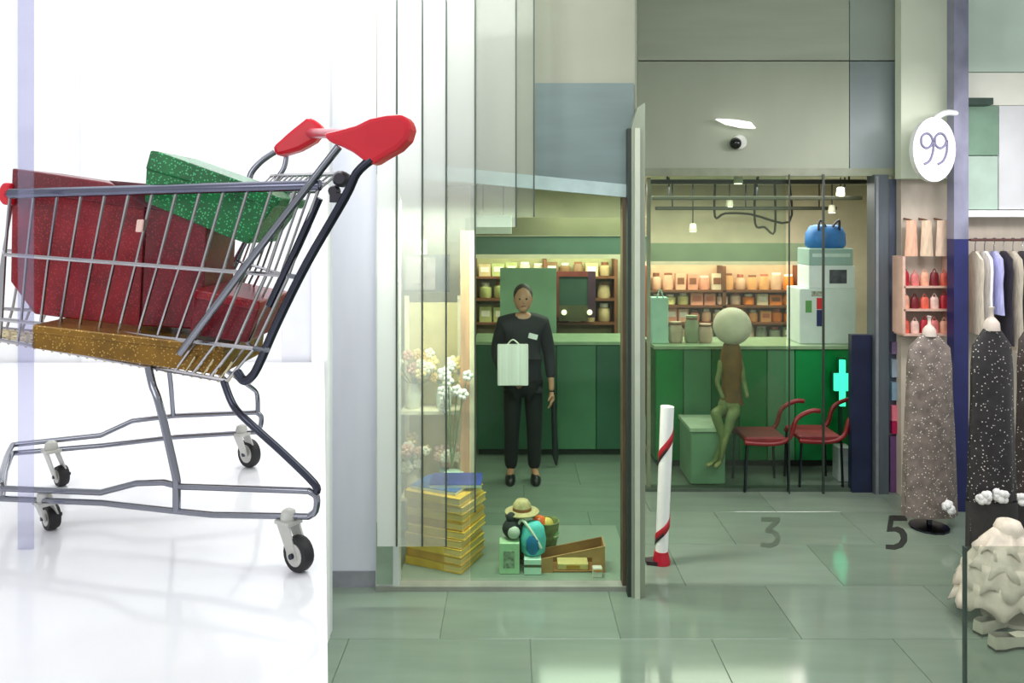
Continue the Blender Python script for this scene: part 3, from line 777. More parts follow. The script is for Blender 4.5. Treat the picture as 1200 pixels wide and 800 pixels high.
# white spray reaching past the post
t = thing('flower_spray', 'white flower spray sticking out x', 'flowers', (X(532, 5.44), 5.44, .03))
G().lathe((X(532, 5.44), 5.44, .03), [(.05, 0), (.07, .02), (.06, .45), (.07, .5)], 12).build('floor_vase', mat('pale_mint_vase', (190, 220, 200), .3), t, True)
rnd = random.Random(11)
for i in range(9):
    c = P(530 + rnd.uniform(-12, 26), 458 + rnd.uniform(-22, 20), 5.42 + rnd.uniform(-.05, .05))
    g = G()
    for k in range(5):
        b_ = k * 1.257
        g.ball(c + Vector((math.cos(b_) * .022, 0, math.sin(b_) * .022)), .02, 6, 4)
    fl = g.build('flower', mat('white_petal', (246, 246, 238), .6), t, True)
    G().tube(arc([Vector((X(530, 5.45), 5.45, .55)), (Vector((X(530, 5.45), 5.45, .55)) + c) / 2 + Vector((0, 0, .05)), c]), .004, 5).build('stem', mat('stem_green', (110, 140, 84)), fl)
# framed poster on the side wall
t = thing('framed_picture', 'grey framed picture hanging above the flower shelf', 'picture', (X(500, 5.72), 5.70, Z(341, 5.72)))
G().bb(X(472, 5.7), X(527, 5.7), 5.69, 5.715, Z(342, 5.7), Z(298, 5.7)).build('picture_frame', mat('dark_grey_frame', (70, 70, 74), .4), t)
G().bb(X(475, 5.7), X(510, 5.7), 5.685, 5.692, Z(339, 5.7), Z(301, 5.7)).build('picture_sheet', mat('mauve_print', (130, 120, 126), .5, 0, .35, 14), t)
G().bb(X(511, 5.7), X(524, 5.7), 5.685, 5.692, Z(339, 5.7), Z(301, 5.7)).build('picture_side_sheet', mat('slate_print', (40, 46, 62), .5, 0, .35, 14), t)
G().bb(X(488, 5.7), X(500, 5.7), 5.716, 5.722, Z(342, 5.7), Z(280, 5.7)).build('hanging_strap', mat('white_strap', (230, 228, 214)), t)
# white sign over the post
t = thing('hanging_sign', 'blank white sign board hanging left of the olive beam', 'sign', (X(578, 7.6), 7.6, Z(274, 7.6)))
G().cbox((X(578, 7.6), 7.6, Z(263, 7.6)), (X(600, 7.6) - X(557, 7.6), .03, 22 * 7.6 / F), None, .004).build('sign_board', mat('white_sign_board', (236, 236, 230), .4, 0, .03), t)
for u in (566, 590):
    G().tube([P(u, 253, 7.6), Vector((X(u, 7.6), 7.6, 2.76))], .004, 5).build('hanging_wire', M_dark_steel, t)

# ================================================================== SHOP: shelves and goods
def shelf_unit(label, u0, u1, D, rows, wood, back, top_v):
    t = thing('wall_shelf', label, 'shelf', (X((u0 + u1) / 2, D), D + .15, 0))
    G().bb(X(u0, D), X(u1, D), D + .26, D + .28, 0, Z(top_v, D)).build('shelf_back', back, t)
    for u in (u0, (u0 + u1) / 2, u1):
        G().bb(X(u, D) - .02, X(u, D) + .02, D, D + .26, 0, Z(top_v, D)).build('shelf_upright', wood, t)
    for v in rows:
        G().bb(X(u0, D) + .02, X(u1, D) - .02, D, D + .26, Z(v, D) - .025, Z(v, D)).build('shelf_board', wood, t)
    return t
Mwd = mat('brown_shelf_wood', (120, 74, 46), .5, 0, .2, 6)
Mwd2 = mat('tan_shelf_wood', (176, 132, 84), .5, 0, .2, 6)
shelf_unit('brown wall shelf of peach and orange goods behind green counter', 758, 940, 9.1, (340, 358, 378, 398), Mwd, mat('peach_back', (218, 176, 140), .6, 0, .12, 6), 312)
shelf_unit('brown wall shelf behind the person in the window', 556, 722, 9.1, (324, 350, 378, 404), Mwd, mat('olive_back', (170, 160, 116), .6, 0, .12, 6), 304)

def jar(c, w, h, m, capm, t):
    G().lathe(c, [(w * .42, 0), (w * .5, h * .06), (w * .5, h * .68), (w * .3, h * .8)], 10).build('jar_body', m, t, True)
    G().lathe(c + Vector((0, 0, h * .8)), [(w * .33, 0), (w * .33, h * .2)], 10).build('lid', capm, t, True)
def carton(c, w, h, m, capm, t):
    G().box(c + Vector((0, 0, h / 2)), (w, w * .7, h)).build('carton_body', m, t)
    G().box(c + Vector((0, -w * .355, h * .55)), (w * .7, .006, h * .4)).build('printed_label', capm, t)
def pouch(c, w, h, m, capm, t):
    G().lathe(c, [(w * .45, 0), (w * .5, h * .15), (w * .44, h * .75), (w * .36, h * .86)], 10, 'z', (1, .6)).build('pouch_body', m, t, True)
    G().box(c + Vector((0, 0, h * .93)), (w * .75, .012, h * .14)).build('pouch_seal', capm, t)
kinds = [('jar', jar), ('carton', carton), ('pouch', pouch)]
def goods(cols, u0, u1, n, D, v, hpx, rowname, place, seed):
    rnd = random.Random(seed)
    step = (u1 - u0) / n
    for i in range(n):
        kn, fn = kinds[rnd.randrange(3)]
        cn, rgb = cols[min(len(cols) - 1, int(i / n * len(cols)))] if rnd.random() < .75 else cols[rnd.randrange(len(cols))]
        u = u0 + step * (i + .5)
        wv = step * D / F * rnd.uniform(.78, .94); h = hpx * D / F * rnd.uniform(.78, 1.0)
        c = Vector((X(u, D), D + .12, Z(v, D)))
        name = {'jar': 'storage_jar', 'carton': 'product_carton', 'pouch': 'product_pouch'}[kn]
        t = thing(name, '%s %s, %s from the left on the %s %s' % (cn, kn, ordn(i), rowname, place), kn, c, 'goods on the %s %s' % (rowname, place))
        cap = rnd.choice([(240, 226, 206), (250, 240, 226), (206, 120, 90), (150, 92, 60)])
        fn(c, wv, h, mat('goods_%s' % cn.replace(' ', '_'), rgb, .45, 0, .14, 10), mat('goods_trim_%d' % cap[2], cap, .4), t)
peach = [('peach', (240, 186, 150)), ('salmon', (236, 160, 130)), ('cream', (238, 214, 180)), ('pale orange', (240, 172, 110)), ('orange', (240, 136, 50))]
peach2 = [('pale yellow', (222, 212, 140)), ('salmon', (236, 160, 130)), ('blush', (238, 200, 176)), ('cream', (238, 214, 180)), ('orange', (240, 136, 50))]
RP = 'shelf behind the green counter'
goods(peach, 764, 935, 12, 9.1, 340, 20, 'top', RP, 3)
goods(peach2, 764, 935, 11, 9.1, 358, 15, 'second', RP, 4)
goods(peach, 768, 935, 12, 9.1, 378, 17, 'third', RP, 5)
goods([('beige', (206, 186, 150)), ('cream', (238, 214, 180)), ('grey green', (160, 170, 140))], 764, 935, 11, 9.1, 398, 17, 'bottom', RP, 6)
oliv = [('olive', (188, 186, 120)), ('cream', (238, 222, 184)), ('brown', (150, 110, 74)), ('tan', (206, 176, 130))]
LP = 'shelf behind the person'
goods(oliv, 560, 718, 10, 9.1, 324, 18, 'top', LP, 7)
goods(oliv, 560, 718, 9, 9.1, 350, 22, 'second', LP, 8)
goods(oliv, 560, 718, 9, 9.1, 378, 22, 'third', LP, 9)

# dark framed mirror with two small lights under it
t = thing('framed_mirror', 'dark red-brown framed mirror on wall right of the person', 'mirror', (X(672, 9.02), 9.02, Z(376, 9.02)))
Dm = 9.02
G().bb(X(646, Dm), X(655, Dm), Dm, Dm + .05, Z(372, Dm), Z(318, Dm)).build('frame_side', mat('red_brown_wood', (104, 44, 34), .5, 0, .2, 8), t)
G().bb(X(689, Dm), X(698, Dm), Dm, Dm + .05, Z(372, Dm), Z(318, Dm)).build('frame_side', mat('plum_wood', (62, 34, 50), .5, 0, .2, 8), t)
G().bb(X(655, Dm), X(689, Dm), Dm, Dm + .05, Z(324, Dm), Z(318, Dm)).build('frame_rail', mat('red_brown_wood', (104, 44, 34)), t)
G().bb(X(655, Dm), X(689, Dm), Dm, Dm + .05, Z(376, Dm), Z(358, Dm)).build('frame_rail', mat('dark_olive_wood', (74, 74, 46), .5), t)
G().bb(X(655, Dm), X(689, Dm), Dm + .02, Dm + .03, Z(358, Dm), Z(324, Dm)).build('mirror_glass', mat('dark_green_mirror', (60, 84, 66), .15, .3, .25, 3), t)
for u in (661, 691):
    G().ball(P(u, 366, Dm - .02), .032, 10, 8).build('lamp_bulb', mat('lamp_bulb', (255, 240, 200), .4, 0, .01, 5, emit=1.6), t, True)
t = thing('green_screen', 'pale green upright screen standing behind the person', 'screen', (X(618, 8.4), 8.4, 0))
G().bb(X(586, 8.4), X(652, 8.4), 8.39, 8.43, .05, Z(314, 8.4)).build('screen_panel', mat('pale_green_screen', (134, 168, 136), .4, 0, .1, 3), t)
for u in (590, 648):
    G().bb(X(u - 2, 8.4), X(u + 2, 8.4), 8.3, 8.52, 0, .05).build('screen_foot', M_dark_steel, t)

# ---- green counters
Mg = mat('glossy_green_laminate', (10, 128, 58), .25, 0, .15, 2)
Mg2 = mat('deep_green_laminate', (8, 100, 44), .25, 0, .15, 2)
Mgl = mat('sage_green_laminate', (86, 146, 104), .3, 0, .12, 2)
def counter(label, u0, u1, D, vtop, pans, depth=.55):
    t = thing('sales_counter', label, 'counter', (X((u0 + u1) / 2, D), D + depth / 2, 0), 'green sales counters')
    x0, x1 = X(u0, D), X(u1, D); zt = Z(vtop, D)
    G().bb(x0 + .02, x1 - .02, D + .03, D + depth, .06, zt - .03).build('counter_body', Mg2, t)
    G().bb(x0, x1, D - .02, D + depth, zt - .03, zt).build('counter_top', mat('pale_counter_top', (150, 176, 140), .3), t)
    G().bb(x0 + .04, x1 - .04, D + .05, D + depth - .05, 0, .06).build('counter_plinth', mat('dark_plinth', (34, 44, 36), .5), t)
    n = len(pans)
    for i, m in enumerate(pans):
        a_ = x0 + .02 + (x1 - x0 - .04) * i / n; b_ = x0 + .02 + (x1 - x0 - .04) * (i + 1) / n
        G().cbox(((a_ + b_) / 2, D + .02, (zt - .03 + .06) / 2), (b_ - a_ - .008, .03, zt - .10), None, .004).build('front_panel', m, t)
    return t
counter('long glossy green counter facing the shop entrance', 766, 1000, 7.2, 405, [Mg, Mgl, Mg2, Mg, Mgl, mat('mid_green_laminate', (30, 140, 74), .25, 0, .12, 2), Mg])
counter('sage green counter behind the person in the window', 556, 748, 7.55, 400, [mat('dull_green_laminate', (52, 96, 74), .3, 0, .15, 2), mat('dull_green_laminate_b', (64, 112, 84), .3, 0, .15, 2), mat('dull_green_laminate_c', (76, 124, 92), .3, 0, .15, 2), mat('dull_green_laminate', (52, 96, 74))])

# ---- stack of white cartons and blue bag on the counter
Dk = 7.3
zt = Z(405, 7.2)
def on(u0, u1, z0, z1, D, dep, name, label, cat, m, extra=()):
    t = thing(name, label, cat, (X((u0 + u1) / 2, D), D + dep / 2, z0))
    G().cbox(((X(u0, D) + X(u1, D)) / 2, D + dep / 2, (z0 + z1) / 2), (X(u1, D) - X(u0, D), dep, z1 - z0), None, .006).build('carton_body', m, t)
    for nm, a_, b_, c_, d_, mm in extra:
        G().bb(X(a_, D), X(b_, D), D - .006, D + .001, Z(d_, D), Z(c_, D)).build(nm, mm, t)
    return t
za, zb_, zc_, zd = Z(338, Dk), Z(311, Dk), Z(291, Dk), 0
on(937, 1003, zt, za, Dk, .35, 'large_carton', 'large white carton with red and blue print at right end of counter', 'box', mat('white_carton_card', (198, 216, 206), .5, 0, .06, 5),
   [('printed_square', 957, 966, 349, 362, mat('red_print', (206, 50, 54), .5)), ('printed_square', 957, 966, 363, 382, mat('navy_print', (40, 48, 96), .5)), ('printed_square', 944, 951, 352, 366, mat('green_print', (90, 150, 80), .5)), ('printed_strip', 951, 964, 341, 347, mat('grey_print', (150, 160, 140)))])
on(948, 1002, za, zb_, Dk, .3, 'picture_carton', 'white carton with small dark picture on the large carton', 'box', mat('white_carton_card_b', (206, 222, 214), .5, 0, .06, 5),
   [('printed_picture', 972, 992, 316, 332, mat('dark_grey_picture', (70, 78, 82), .4, 0, .4, 20))])
on(948, 1000, zb_, zc_, Dk, .3, 'teal_carton', 'grey-teal carton under the blue bag', 'box', mat('grey_teal_card', (140, 172, 160), .5, 0, .08, 5), [('printed_strip', 952, 996, 297, 301, mat('pale_strip', (180, 206, 194), .5))])
t = thing('blue_bag', 'bright blue bag on top of the carton stack', 'bag', (X(974, Dk), Dk + .15, zc_))
x0, x1 = X(950, Dk), X(999, Dk)
g = G().lathe(((x0 + x1) / 2, Dk + .15, zc_), [(.17, 0), (.195, .03), (.19, .14), (.15, .21), (.10, .225)], 16, 'z', (1, .7))
g.build('bag_body', mat('blue_nylon', (36, 104, 166), .5, 0, .25, 9), t, True)
for s_ in (-1, 1):
    G().tube(arc([Vector(((x0 + x1) / 2 + s_ * .10, Dk + .06, zc_ + .17)), Vector(((x0 + x1) / 2 + s_ * .09, Dk + .05, zc_ + .27)), Vector(((x0 + x1) / 2 + s_ * .02, Dk + .06, zc_ + .19))]), .012, 6).build('bag_handle', mat('black_hinge_plastic', (48, 46, 58)), t, True)
# small things on the counter's left
t = thing('mint_bag', 'mint paper bag at left end of the counter', 'bag', (X(773, 7.3), 7.35, zt))
G().cbox((X(774, 7.3), 7.38, zt + .22), (.16, .12, .44), None, .006).build('bag_body', mat('mint_paper', (172, 214, 196), .6, 0, .1, 10), t)
G().tube(arc([Vector((X(770, 7.3), 7.32, zt + .43)), Vector((X(774, 7.3), 7.32, zt + .52)), Vector((X(778, 7.3), 7.32, zt + .43))]), .006, 6).build('bag_handle', mat('mint_paper', (172, 214, 196)), t, True)
for i, (u, h, col, lb) in enumerate([(793, .2, (196, 176, 150), 'beige paper sack on the counter beside the mint bag'), (812, .26, (150, 162, 128), 'grey-green paper sack on the counter'), (828, .18, (206, 176, 156), 'pinkish paper sack on counter beside the round white head')]):
    t = thing('paper_sack', lb, 'bag', (X(u, 7.35), 7.4, zt), 'paper sacks on the counter')
    G().lathe((X(u, 7.35), 7.4, zt), [(.055, 0), (.07, .02), (.066, h * .7), (.05, h * .9), (.06, h)], 10, 'z', (1, .8)).build('sack_body', mat('sack_%d' % u, col, .7, 0, .15, 14), t, True)
    G().lathe((X(u, 7.35), 7.4, zt + h * .84), [(.054, 0), (.054, .02)], 10, 'z', (1, .8)).build('tie', Mwd, t)
# rails, spotlights and cables in the shop
for i, (v, D, u0, u1, lb) in enumerate([(213, 6.9, 762, 1015, 'dark ceiling rail just inside the entrance'), (232, 7.9, 764, 1010, 'second dark ceiling rail from the entrance'), (244, 8.8, 768, 980, 'rearmost dark ceiling rail above the shelf of peach goods')]):
    t = thing('track_rail', lb, 'rail', (X((u0 + u1) / 2, D), D, Z(v, D)), 'ceiling rails in the shop')
    G().cbox((X((u0 + u1) / 2, D), D, Z(v, D)), (X(u1, D) - X(u0, D), .05, .04), None, .006).build('rail_bar', mat('olive_black_rail', (44, 48, 34), .4, .1, .1), t)
    for u in (u0 + 20, (u0 + u1) / 2, u1 - 20):
        G().tube([Vector((X(u, D), D, Z(v, D))), Vector((X(u, D), D, 2.77))], .008, 6).build('rail_hanger', M_dark_steel, t)
spots = [(865, 211, 6.88, 'on the front rail, centre'), (985, 226, 7.9, 'at right on the second rail'), (975, 246, 8.7, 'above the blue bag'), (812, 268, 8.5, 'above the peach shelf at left'), (855, 239, 8.8, 'at middle of the rear rail')]
for u, v, D, lb in spots:
    q = P(u, v, D)
    t = thing('spotlight', 'small lit spotlight ' + lb, 'lamp', q, 'spotlights in the shop')
    G().lathe(q, [(.02, .06), (.035, .05), (.045, -.02), (.04, -.03)], 12).build('lamp_housing', mat('cream_housing', (220, 220, 200), .4), t, True)
    G().lathe(q, [(.036, -.036), (.036, -.028)], 12).build('lamp_lens', mat('lamp_lens', (255, 250, 220), .4, 0, .01, 5, emit=3.0), t, True)
    G().tube([q + Vector((0, 0, .05)), Vector((q.x, q.y, 2.77))], .006, 6).build('lamp_stem', M_dark_steel, t)
for pts, lb in [([(838, 254), (850, 250), (880, 251), (925, 260)], 'dark looping cable under the ceiling at middle of the entrance'), ([(885, 262), (896, 266), (908, 271)], 'short dark cable hanging right of the looping one')]:
    q = [P(u, v, 9.3) for u, v in pts]
    t = G().tube(arc([Vector((q[0].x, q[0].y, 2.77))] + q + [Vector((q[-1].x, q[-1].y, 2.77))]), .014, 6).build('ceiling_cable', mat('olive_black_rail', (84, 88, 62)), None, True)
    tag(t, lb, 'cable')

# ---- pharmacy cross
Dx = 7.06
t = thing('cross_sign', 'glowing green cross sign at right end of the green counter', 'sign', (X(990, Dx), Dx, Z(478, Dx)))
cx, cz = X(988, Dx), Z(449, Dx)
k = Dx / F
cr = [(-3, 27), (3, 27), (3, 11), (9.5, 11), (9.5, -9), (3, -9), (3, -27), (-3, -27), (-3, -9), (-9.5, -9), (-9.5, 11), (-3, 11)]
G().prism([Vector((cx + a_ * k, Dx, cz + b_ * k)) for a_, b_ in cr], (0, .03, 0)).build('light_panel', mat('green_neon', (60, 245, 175), .4, 0, .01, 5, emit=1.5), t)
G().prism([Vector((cx + a_ * k * 1.12, Dx + .03, cz + b_ * k * 1.06)) for a_, b_ in cr], (0, .06, 0)).build('sign_case', mat('dark_green_case', (20, 70, 46), .4), t)
G().bb(cx - .015, cx + .015, Dx + .05, Dx + .08, 0, cz - 26 * k).build('sign_post', mat('dark_green_case', (20, 70, 46)), t)

# ---- mannequin with the round white head
Dq = 6.85
def skin_obj(name, chain, m, parent, sub=2):
    """chain: dict(points, edges, radii) in world coordinates; first vertex is the root"""
    pts, eds, rad = chain
    org = world_loc(parent)
    me = bpy.data.meshes.new(name)
    me.from_pydata([tuple(Vector(p) - org) for p in pts], eds, [])
    me.materials.append(m)
    o = bpy.data.objects.new(name, me); C.objects.link(o); o.parent = parent
    sk = o.modifiers.new('skin', 'SKIN'); sk.use_smooth_shade = True
    layer = me.skin_vertices[0].data if me.skin_vertices else None
    if layer is None:
        bm = bmesh.new(); bm.from_mesh(me); bm.verts.layers.skin.verify(); bm.to_mesh(me); bm.free()
        layer = me.skin_vertices[0].data
    for i, r in enumerate(rad):
        layer[i].radius = r if isinstance(r, tuple) else (r, r)
        layer[i].use_root = (i == 0)
    sb = o.modifiers.new('subdivision', 'SUBSURF'); sb.levels = sub; sb.render_levels = sub
    return o
t = thing('mannequin', 'slim mannequin with big round white head seated on a pale block', 'mannequin', (X(845, Dq), Dq, 0))
q = lambda u, v, d=0: P(u, v, Dq + d)
pts = [q(855, 478, .05), q(856, 455, .05), q(857, 425, .05), q(857, 405, .05),
       q(846, 482, -.02), q(838, 484, -.22), q(848, 515, -.24), q(838, 540, -.24), q(828, 546, -.30),
       q(862, 482, -.02), q(858, 486, -.22), q(848, 518, -.26), q(844, 541, -.26), q(838, 547, -.33),
       q(846, 425, .05), q(840, 448, .0), q(848, 468, -.08), q(868, 425, .05), q(872, 450, .0), q(876, 466, -.08)]
eds = [(0, 1), (1, 2), (2, 3), (0, 4), (4, 5), (5, 6), (6, 7), (7, 8), (0, 9), (9, 10), (10, 11), (11, 12), (12, 13), (2, 14), (14, 15), (15, 16), (2, 17), (17, 18), (18, 19)]
rad = [.08, .065, .075, .03, .06, .05, .034, .022, .02, .06, .05, .034, .022, .02, .03, .024, .018, .03, .024, .018]
skin_obj('body', (pts, eds, rad), mat('pale_olive_mannequin', (112, 126, 74), .5, 0, .25, 8), t)
G().lathe(q(857, 468, .05), [(.11, -.04), (.10, .04), (.085, .14), (.10, .28), (.10, .40), (.07, .50)], 14, 'z', (1, .85)).build('bodice', mat('brown_velvet', (122, 84, 36), .6, 0, .3, 12), t, True)
G().ball(q(858, 382, .05), .168, 20, 14).build('head', mat('white_papier', (226, 214, 192), .6, 0, .08, 12), t, True)
t = thing('seat_block', 'pale sage block that the mannequin sits on', 'block', (X(830, 6.9), 6.95, 0))
zb2 = Z(490, 6.8)
G().cbox((X(826, 6.75), 6.86, zb2 / 2 - .02), (.30, .44, zb2 - .10), None, .01).build('block_body', mat('sage_block', (120, 160, 128), .4, 0, .1, 4), t)
G().bb(X(826, 6.75) - .16, X(826, 6.75) + .16, 6.62, 7.09, zb2 - .07, zb2 - .04).build('block_top', mat('pale_block_top', (186, 206, 180), .4), t)
# red tube chairs
def tube_chair(label, u0, D, flip=1, sc=1.0):
    t = thing('tube_chair', label, 'chair', (X(u0, D), D, 0), 'red tube chairs')
    x = X(u0, D)
    Mr = mat('dark_red_tube', (120, 24, 26), .35, 0, .1)
    zs = .42
    for dy in (-.18, .18):
        G().tube(arc([Vector((x - .22 * flip, D + dy, zs)), Vector((x + .02 * flip, D + dy, zs - .01)), Vector((x + .16 * flip, D + dy, zs + .04)), Vector((x + .22 * flip, D + dy, zs + .2)), Vector((x + .34 * flip, D + dy, zs + .27)), Vector((x + .42 * flip, D + dy, zs + .27))]), .02, 8).build('seat_tube', Mr, t, True)
    G().cbox((x - .04 * flip, D, zs + .02), (.36, .36, .05), None, .012).build('seat', mat('brick_red_seat', (112, 34, 34), .6, 0, .2, 10), t)
    for dx in (-.2, .14):
        for dy in (-.18, .18):
            G().tube([Vector((x + dx * flip, D + dy, zs)), Vector((x + dx * flip * 1.1, D + dy, 0))], .012, 6).build('leg', M_dark_steel, t, True)
tube_chair('red tube chair with curled back in front of counter middle', 895, 6.72)
tube_chair('red tube chair at right in front of the green counter', 957, 6.78)
on(983, 999, 0, .30, 6.80, .14, 'pale_carton', 'pale grey carton on floor beside navy door panel', 'box', mat('pale_grey_card', (176, 190, 184), .5), [('printed_strip', 985, 997, 535, 540, mat('pale_strip', (180, 206, 194)))])

# ---- person
Dp = 6.85
per = thing('person', 'person in dark jacket and trousers holding a white paper bag in the shop window', 'person', (X(613, Dp), Dp, 0))
ox = X(613, Dp)
def b(x, y, z): return Vector((ox + x, Dp + y, z))
M_skin = mat('skin', (178, 132, 104), .5, 0, .06, 8)
M_jack = mat('black_blue_jacket', (12, 15, 23), .7, 0, .25, 10)
M_trou = mat('dark_trousers', (9, 11, 17), .75, 0, .25, 10)
# body (continuous): pelvis, spine, neck, arms, legs
pts = [b(0, 0, .92), b(0, 0, 1.05), b(0, 0, 1.28), b(0, .0, 1.42), b(0, -.01, 1.50),
       b(-.17, .01, 1.40), b(-.235, .03, 1.14), b(-.17, -.14, .98), b(-.14, -.20, .97),
       b(.17, .01, 1.40), b(.23, .04, 1.12), b(.25, -.03, .88), b(.25, -.05, .80),
       b(-.09, 0, .86), b(-.10, -.01, .48), b(-.11, .03, .09), b(-.12, -.12, .045),
       b(.09, 0, .86), b(.10, -.01, .48), b(.10, .03, .09), b(.12, -.12, .045)]
eds = [(0, 1), (1, 2), (2, 3), (3, 4), (3, 5), (5, 6), (6, 7), (7, 8), (3, 9), (9, 10), (10, 11), (11, 12),
       (0, 13), (13, 14), (14, 15), (15, 16), (0, 17), (17, 18), (18, 19), (19, 20)]
rad = [(.14, .10), (.13, .095), (.15, .10), (.10, .07), .052, .055, .042, .028, .026, .055, .042, .028, .026, .08, .055, .038, .034, .08, .055, .038, .034]
skin_obj('body', (pts, eds, rad), M_skin, per)
jp = [b(0, 0, .95), b(0, 0, 1.08), b(0, 0, 1.28), b(0, .0, 1.42), b(0, .005, 1.50), b(-.175, .01, 1.40), b(-.24, .03, 1.14), b(-.185, -.12, .99), b(.175, .01, 1.40), b(.235, .04, 1.12), b(.25, -.02, .90), b(0, 0, .82)]
je = [(0, 1), (1, 2), (2, 3), (3, 4), (3, 5), (5, 6), (6, 7), (3, 8), (8, 9), (9, 10), (0, 11)]
jr = [(.17, .125), (.165, .12), (.175, .125), (.13, .10), .074, .078, .062, .046, .078, .062, .046, (.175, .125)]
skin_obj('jacket', (jp, je, jr), M_jack, per)
tp = [b(0, 0, .90), b(-.09, 0, .84), b(-.10, -.01, .48), b(-.11, .03, .08), b(.09, 0, .84), b(.10, -.01, .48), b(.10, .03, .08)]
skin_obj('trousers', (tp, [(0, 1), (1, 2), (2, 3), (0, 4), (4, 5), (5, 6)], [(.15, .11), .10, .075, .062, .10, .075, .062]), M_trou, per)
for s_, xx in ((-1, -.115), (1, .11)):
    sh = G().lathe(b(xx, -.06, 0), [(.05, 0), (.056, .012), (.052, .05), (.03, .08)], 12, 'z', (.85, 2.3))
    sh.build('shoe', mat('black_leather', (22, 22, 24), .4), per, True)
# head with face
hz = 1.615
hd = G().ball(b(0, -.015, hz), .105, 18, 14, (.76, .92, 1.12))
hd.ball(b(0, -.105, hz - .012), .016, 8, 6, (.8, 1, 1.4))         # nose
hd.ball(b(-.08, -.005, hz - .005), .02, 8, 6, (.4, .8, 1.4)); hd.ball(b(.08, -.005, hz - .005), .02, 8, 6, (.4, .8, 1.4))   # ears
hd.ball(b(0, -.06, hz - .075), .045, 10, 8, (1, .9, .8))           # chin
hd.build('head', M_skin, per, True)
for s_ in (-1, 1):
    G().ball(b(s_ * .03, -.104, hz + .008), .0085, 8, 6).build('eye', mat('dark_eye', (36, 28, 26), .3), per, True)
G().ball(b(0, -.103, hz - .055), .022, 10, 6, (1, .4, .28)).build('mouth', mat('lip', (140, 80, 70), .5), per, True)
g = G()
prof = []
g.ball(b(0, .012, hz + .032), .112, 18, 14, (.78, .9, .92))
g.build('hair', mat('dark_brown_hair', (52, 42, 36), .6, 0, .3, 40), per, True)
# hands: a palm with five fingers each
def hand(name, w, fwd, side_, down, curl):
    """w wrist point, fwd finger direction, side_ towards the thumb"""
    p_ = [w, w + fwd * .05, w + fwd * .09]
    e_ = [(0, 1), (1, 2)]; r_ = [(.022, .022), (.032, .02), (.03, .016)]
    for i in range(4):
        L = [.07, .078, .072, .056][i]
        b0 = w + fwd * .088 + side_ * (.030 - i * .02)
        n = len(p_)
        p_ += [b0, b0 + fwd * L * .5 + down * curl * .3 * L, b0 + fwd * L * .75 + down * curl * L]
        e_ += [(2, n), (n, n + 1), (n + 1, n + 2)]; r_ += [.0095, .0088, .0075]
    n = len(p_)
    p_ += [w + fwd * .03 + side_ * .03, w + fwd * .055 + side_ * .052 + down * .01, w + fwd * .082 + side_ * .056 + down * .02]
    e_ += [(1, n), (n, n + 1), (n + 1, n + 2)]; r_ += [.012, .0105, .0085]
    skin_obj(name, (p_, e_, r_), M_skin, per, 1)
hand('hand', b(-.145, -.19, .97), Vector((.75, -.55, -.35)).normalized(), Vector((.2, -.2, .95)).normalized(), Vector((.3, .6, -.7)).normalized(), .8)
hand('hand', b(.25, -.05, .80), Vector((0, -.1, -1)).normalized(), Vector((-.2, -.95, .1)).normalized(), Vector((-.9, .2, 0)).normalized(), .4)
G().box(b(.085, -.135, 1.30), (.08, .008, .045), Matrix.Rotation(.25, 3, 'Y')).build('name_badge', mat('white_badge', (222, 226, 226), .4), per)
# the white bag the person holds
Db = 6.60
t = thing('paper_bag', 'white paper bag with faint stripes held in front of the dark jacket', 'bag', (X(602, Db), Db, Z(452, Db)))
G().cbox((X(601, Db), Db - .01, Z(427, Db)), (36 * Db / F, .05, 48 * Db / F), None, .006).build('bag_body', mat('white_striped_paper', (240, 240, 240), .6, 0, .10, 3, stretch=(14, 1, .3)), t)
G().tube(arc([Vector((X(594, Db), Db, Z(404, Db))), Vector((X(601, Db), Db + .01, Z(398, Db))), Vector((X(609, Db), Db, Z(404, Db)))]), .006, 6).build('bag_handle', mat('white_strap', (230, 228, 214)), t, True)
# dark rail stand beside the person
t = thing('umbrella', 'furled dark umbrella leaning on the counter right of the person', 'umbrella', (X(648, 7.2), 7.2, 0))
G().tube([Vector((X(652, 7.2), 7.2, .02)), Vector((X(651, 7.2), 7.22, .1)), Vector((X(648, 7.3), 7.38, .75))], [.008, .03, .02], 8).build('canopy', mat('black_nylon', (26, 34, 38), .6), t, True)
G().tube(arc([Vector((X(648, 7.3), 7.38, .75)), Vector((X(647, 7.3), 7.41, .88)), Vector((X(644, 7.3), 7.41, .92)), Vector((X(641, 7.3), 7.41, .87))]), .01, 6).build('handle', mat('pale_handle', (170, 190, 170), .4), t, True)

# ================================================================== OUTSIDE THE SHOP
# barrier post with spiral tape
Ds = 5.18
t = thing('barrier_post', 'white barrier post wound with red and black tape before the entrance', 'post', (X(775, Ds), Ds, 0))
A0, A1 = Vector((X(775, Ds), Ds, .03)), Vector((X(782, Ds), Ds, Z(476, Ds)))
G().tube([A0, A1], [.042, .046], 18).build('post_tube', mat('white_post_plastic', (240, 242, 240), .35, 0, .02), t, True)
def wrap(name, v0, v1, turns, ph, m, hw=.03):
    g = G(); pts_ = []
    n = 40
    ax = (A1 - A0)
    def at_(zv, an, r):
        z = Z(zv, Ds); s_ = (z - A0.z) / (A1.z - A0.z)
        c_ = A0 + ax * s_
        return c_ + Vector((math.cos(an) * r, math.sin(an) * r, 0))
    vs_, fs_ = [], []
    for i in range(n + 1):
        s_ = i / n; an = ph + s_ * turns * 6.283; vv = v0 + (v1 - v0) * s_
        a_ = at_(vv, an, .0475); vs_ += [a_ + Vector((0, 0, -hw)), a_ + Vector((0, 0, hw))]
        if i: fs_.append((2 * i - 2, 2 * i, 2 * i + 1, 2 * i - 1))
    g.add(vs_, fs_); o = g.build(name, m, t, True)
    so = o.modifiers.new('solid', 'SOLIDIFY'); so.thickness = .003
    return o
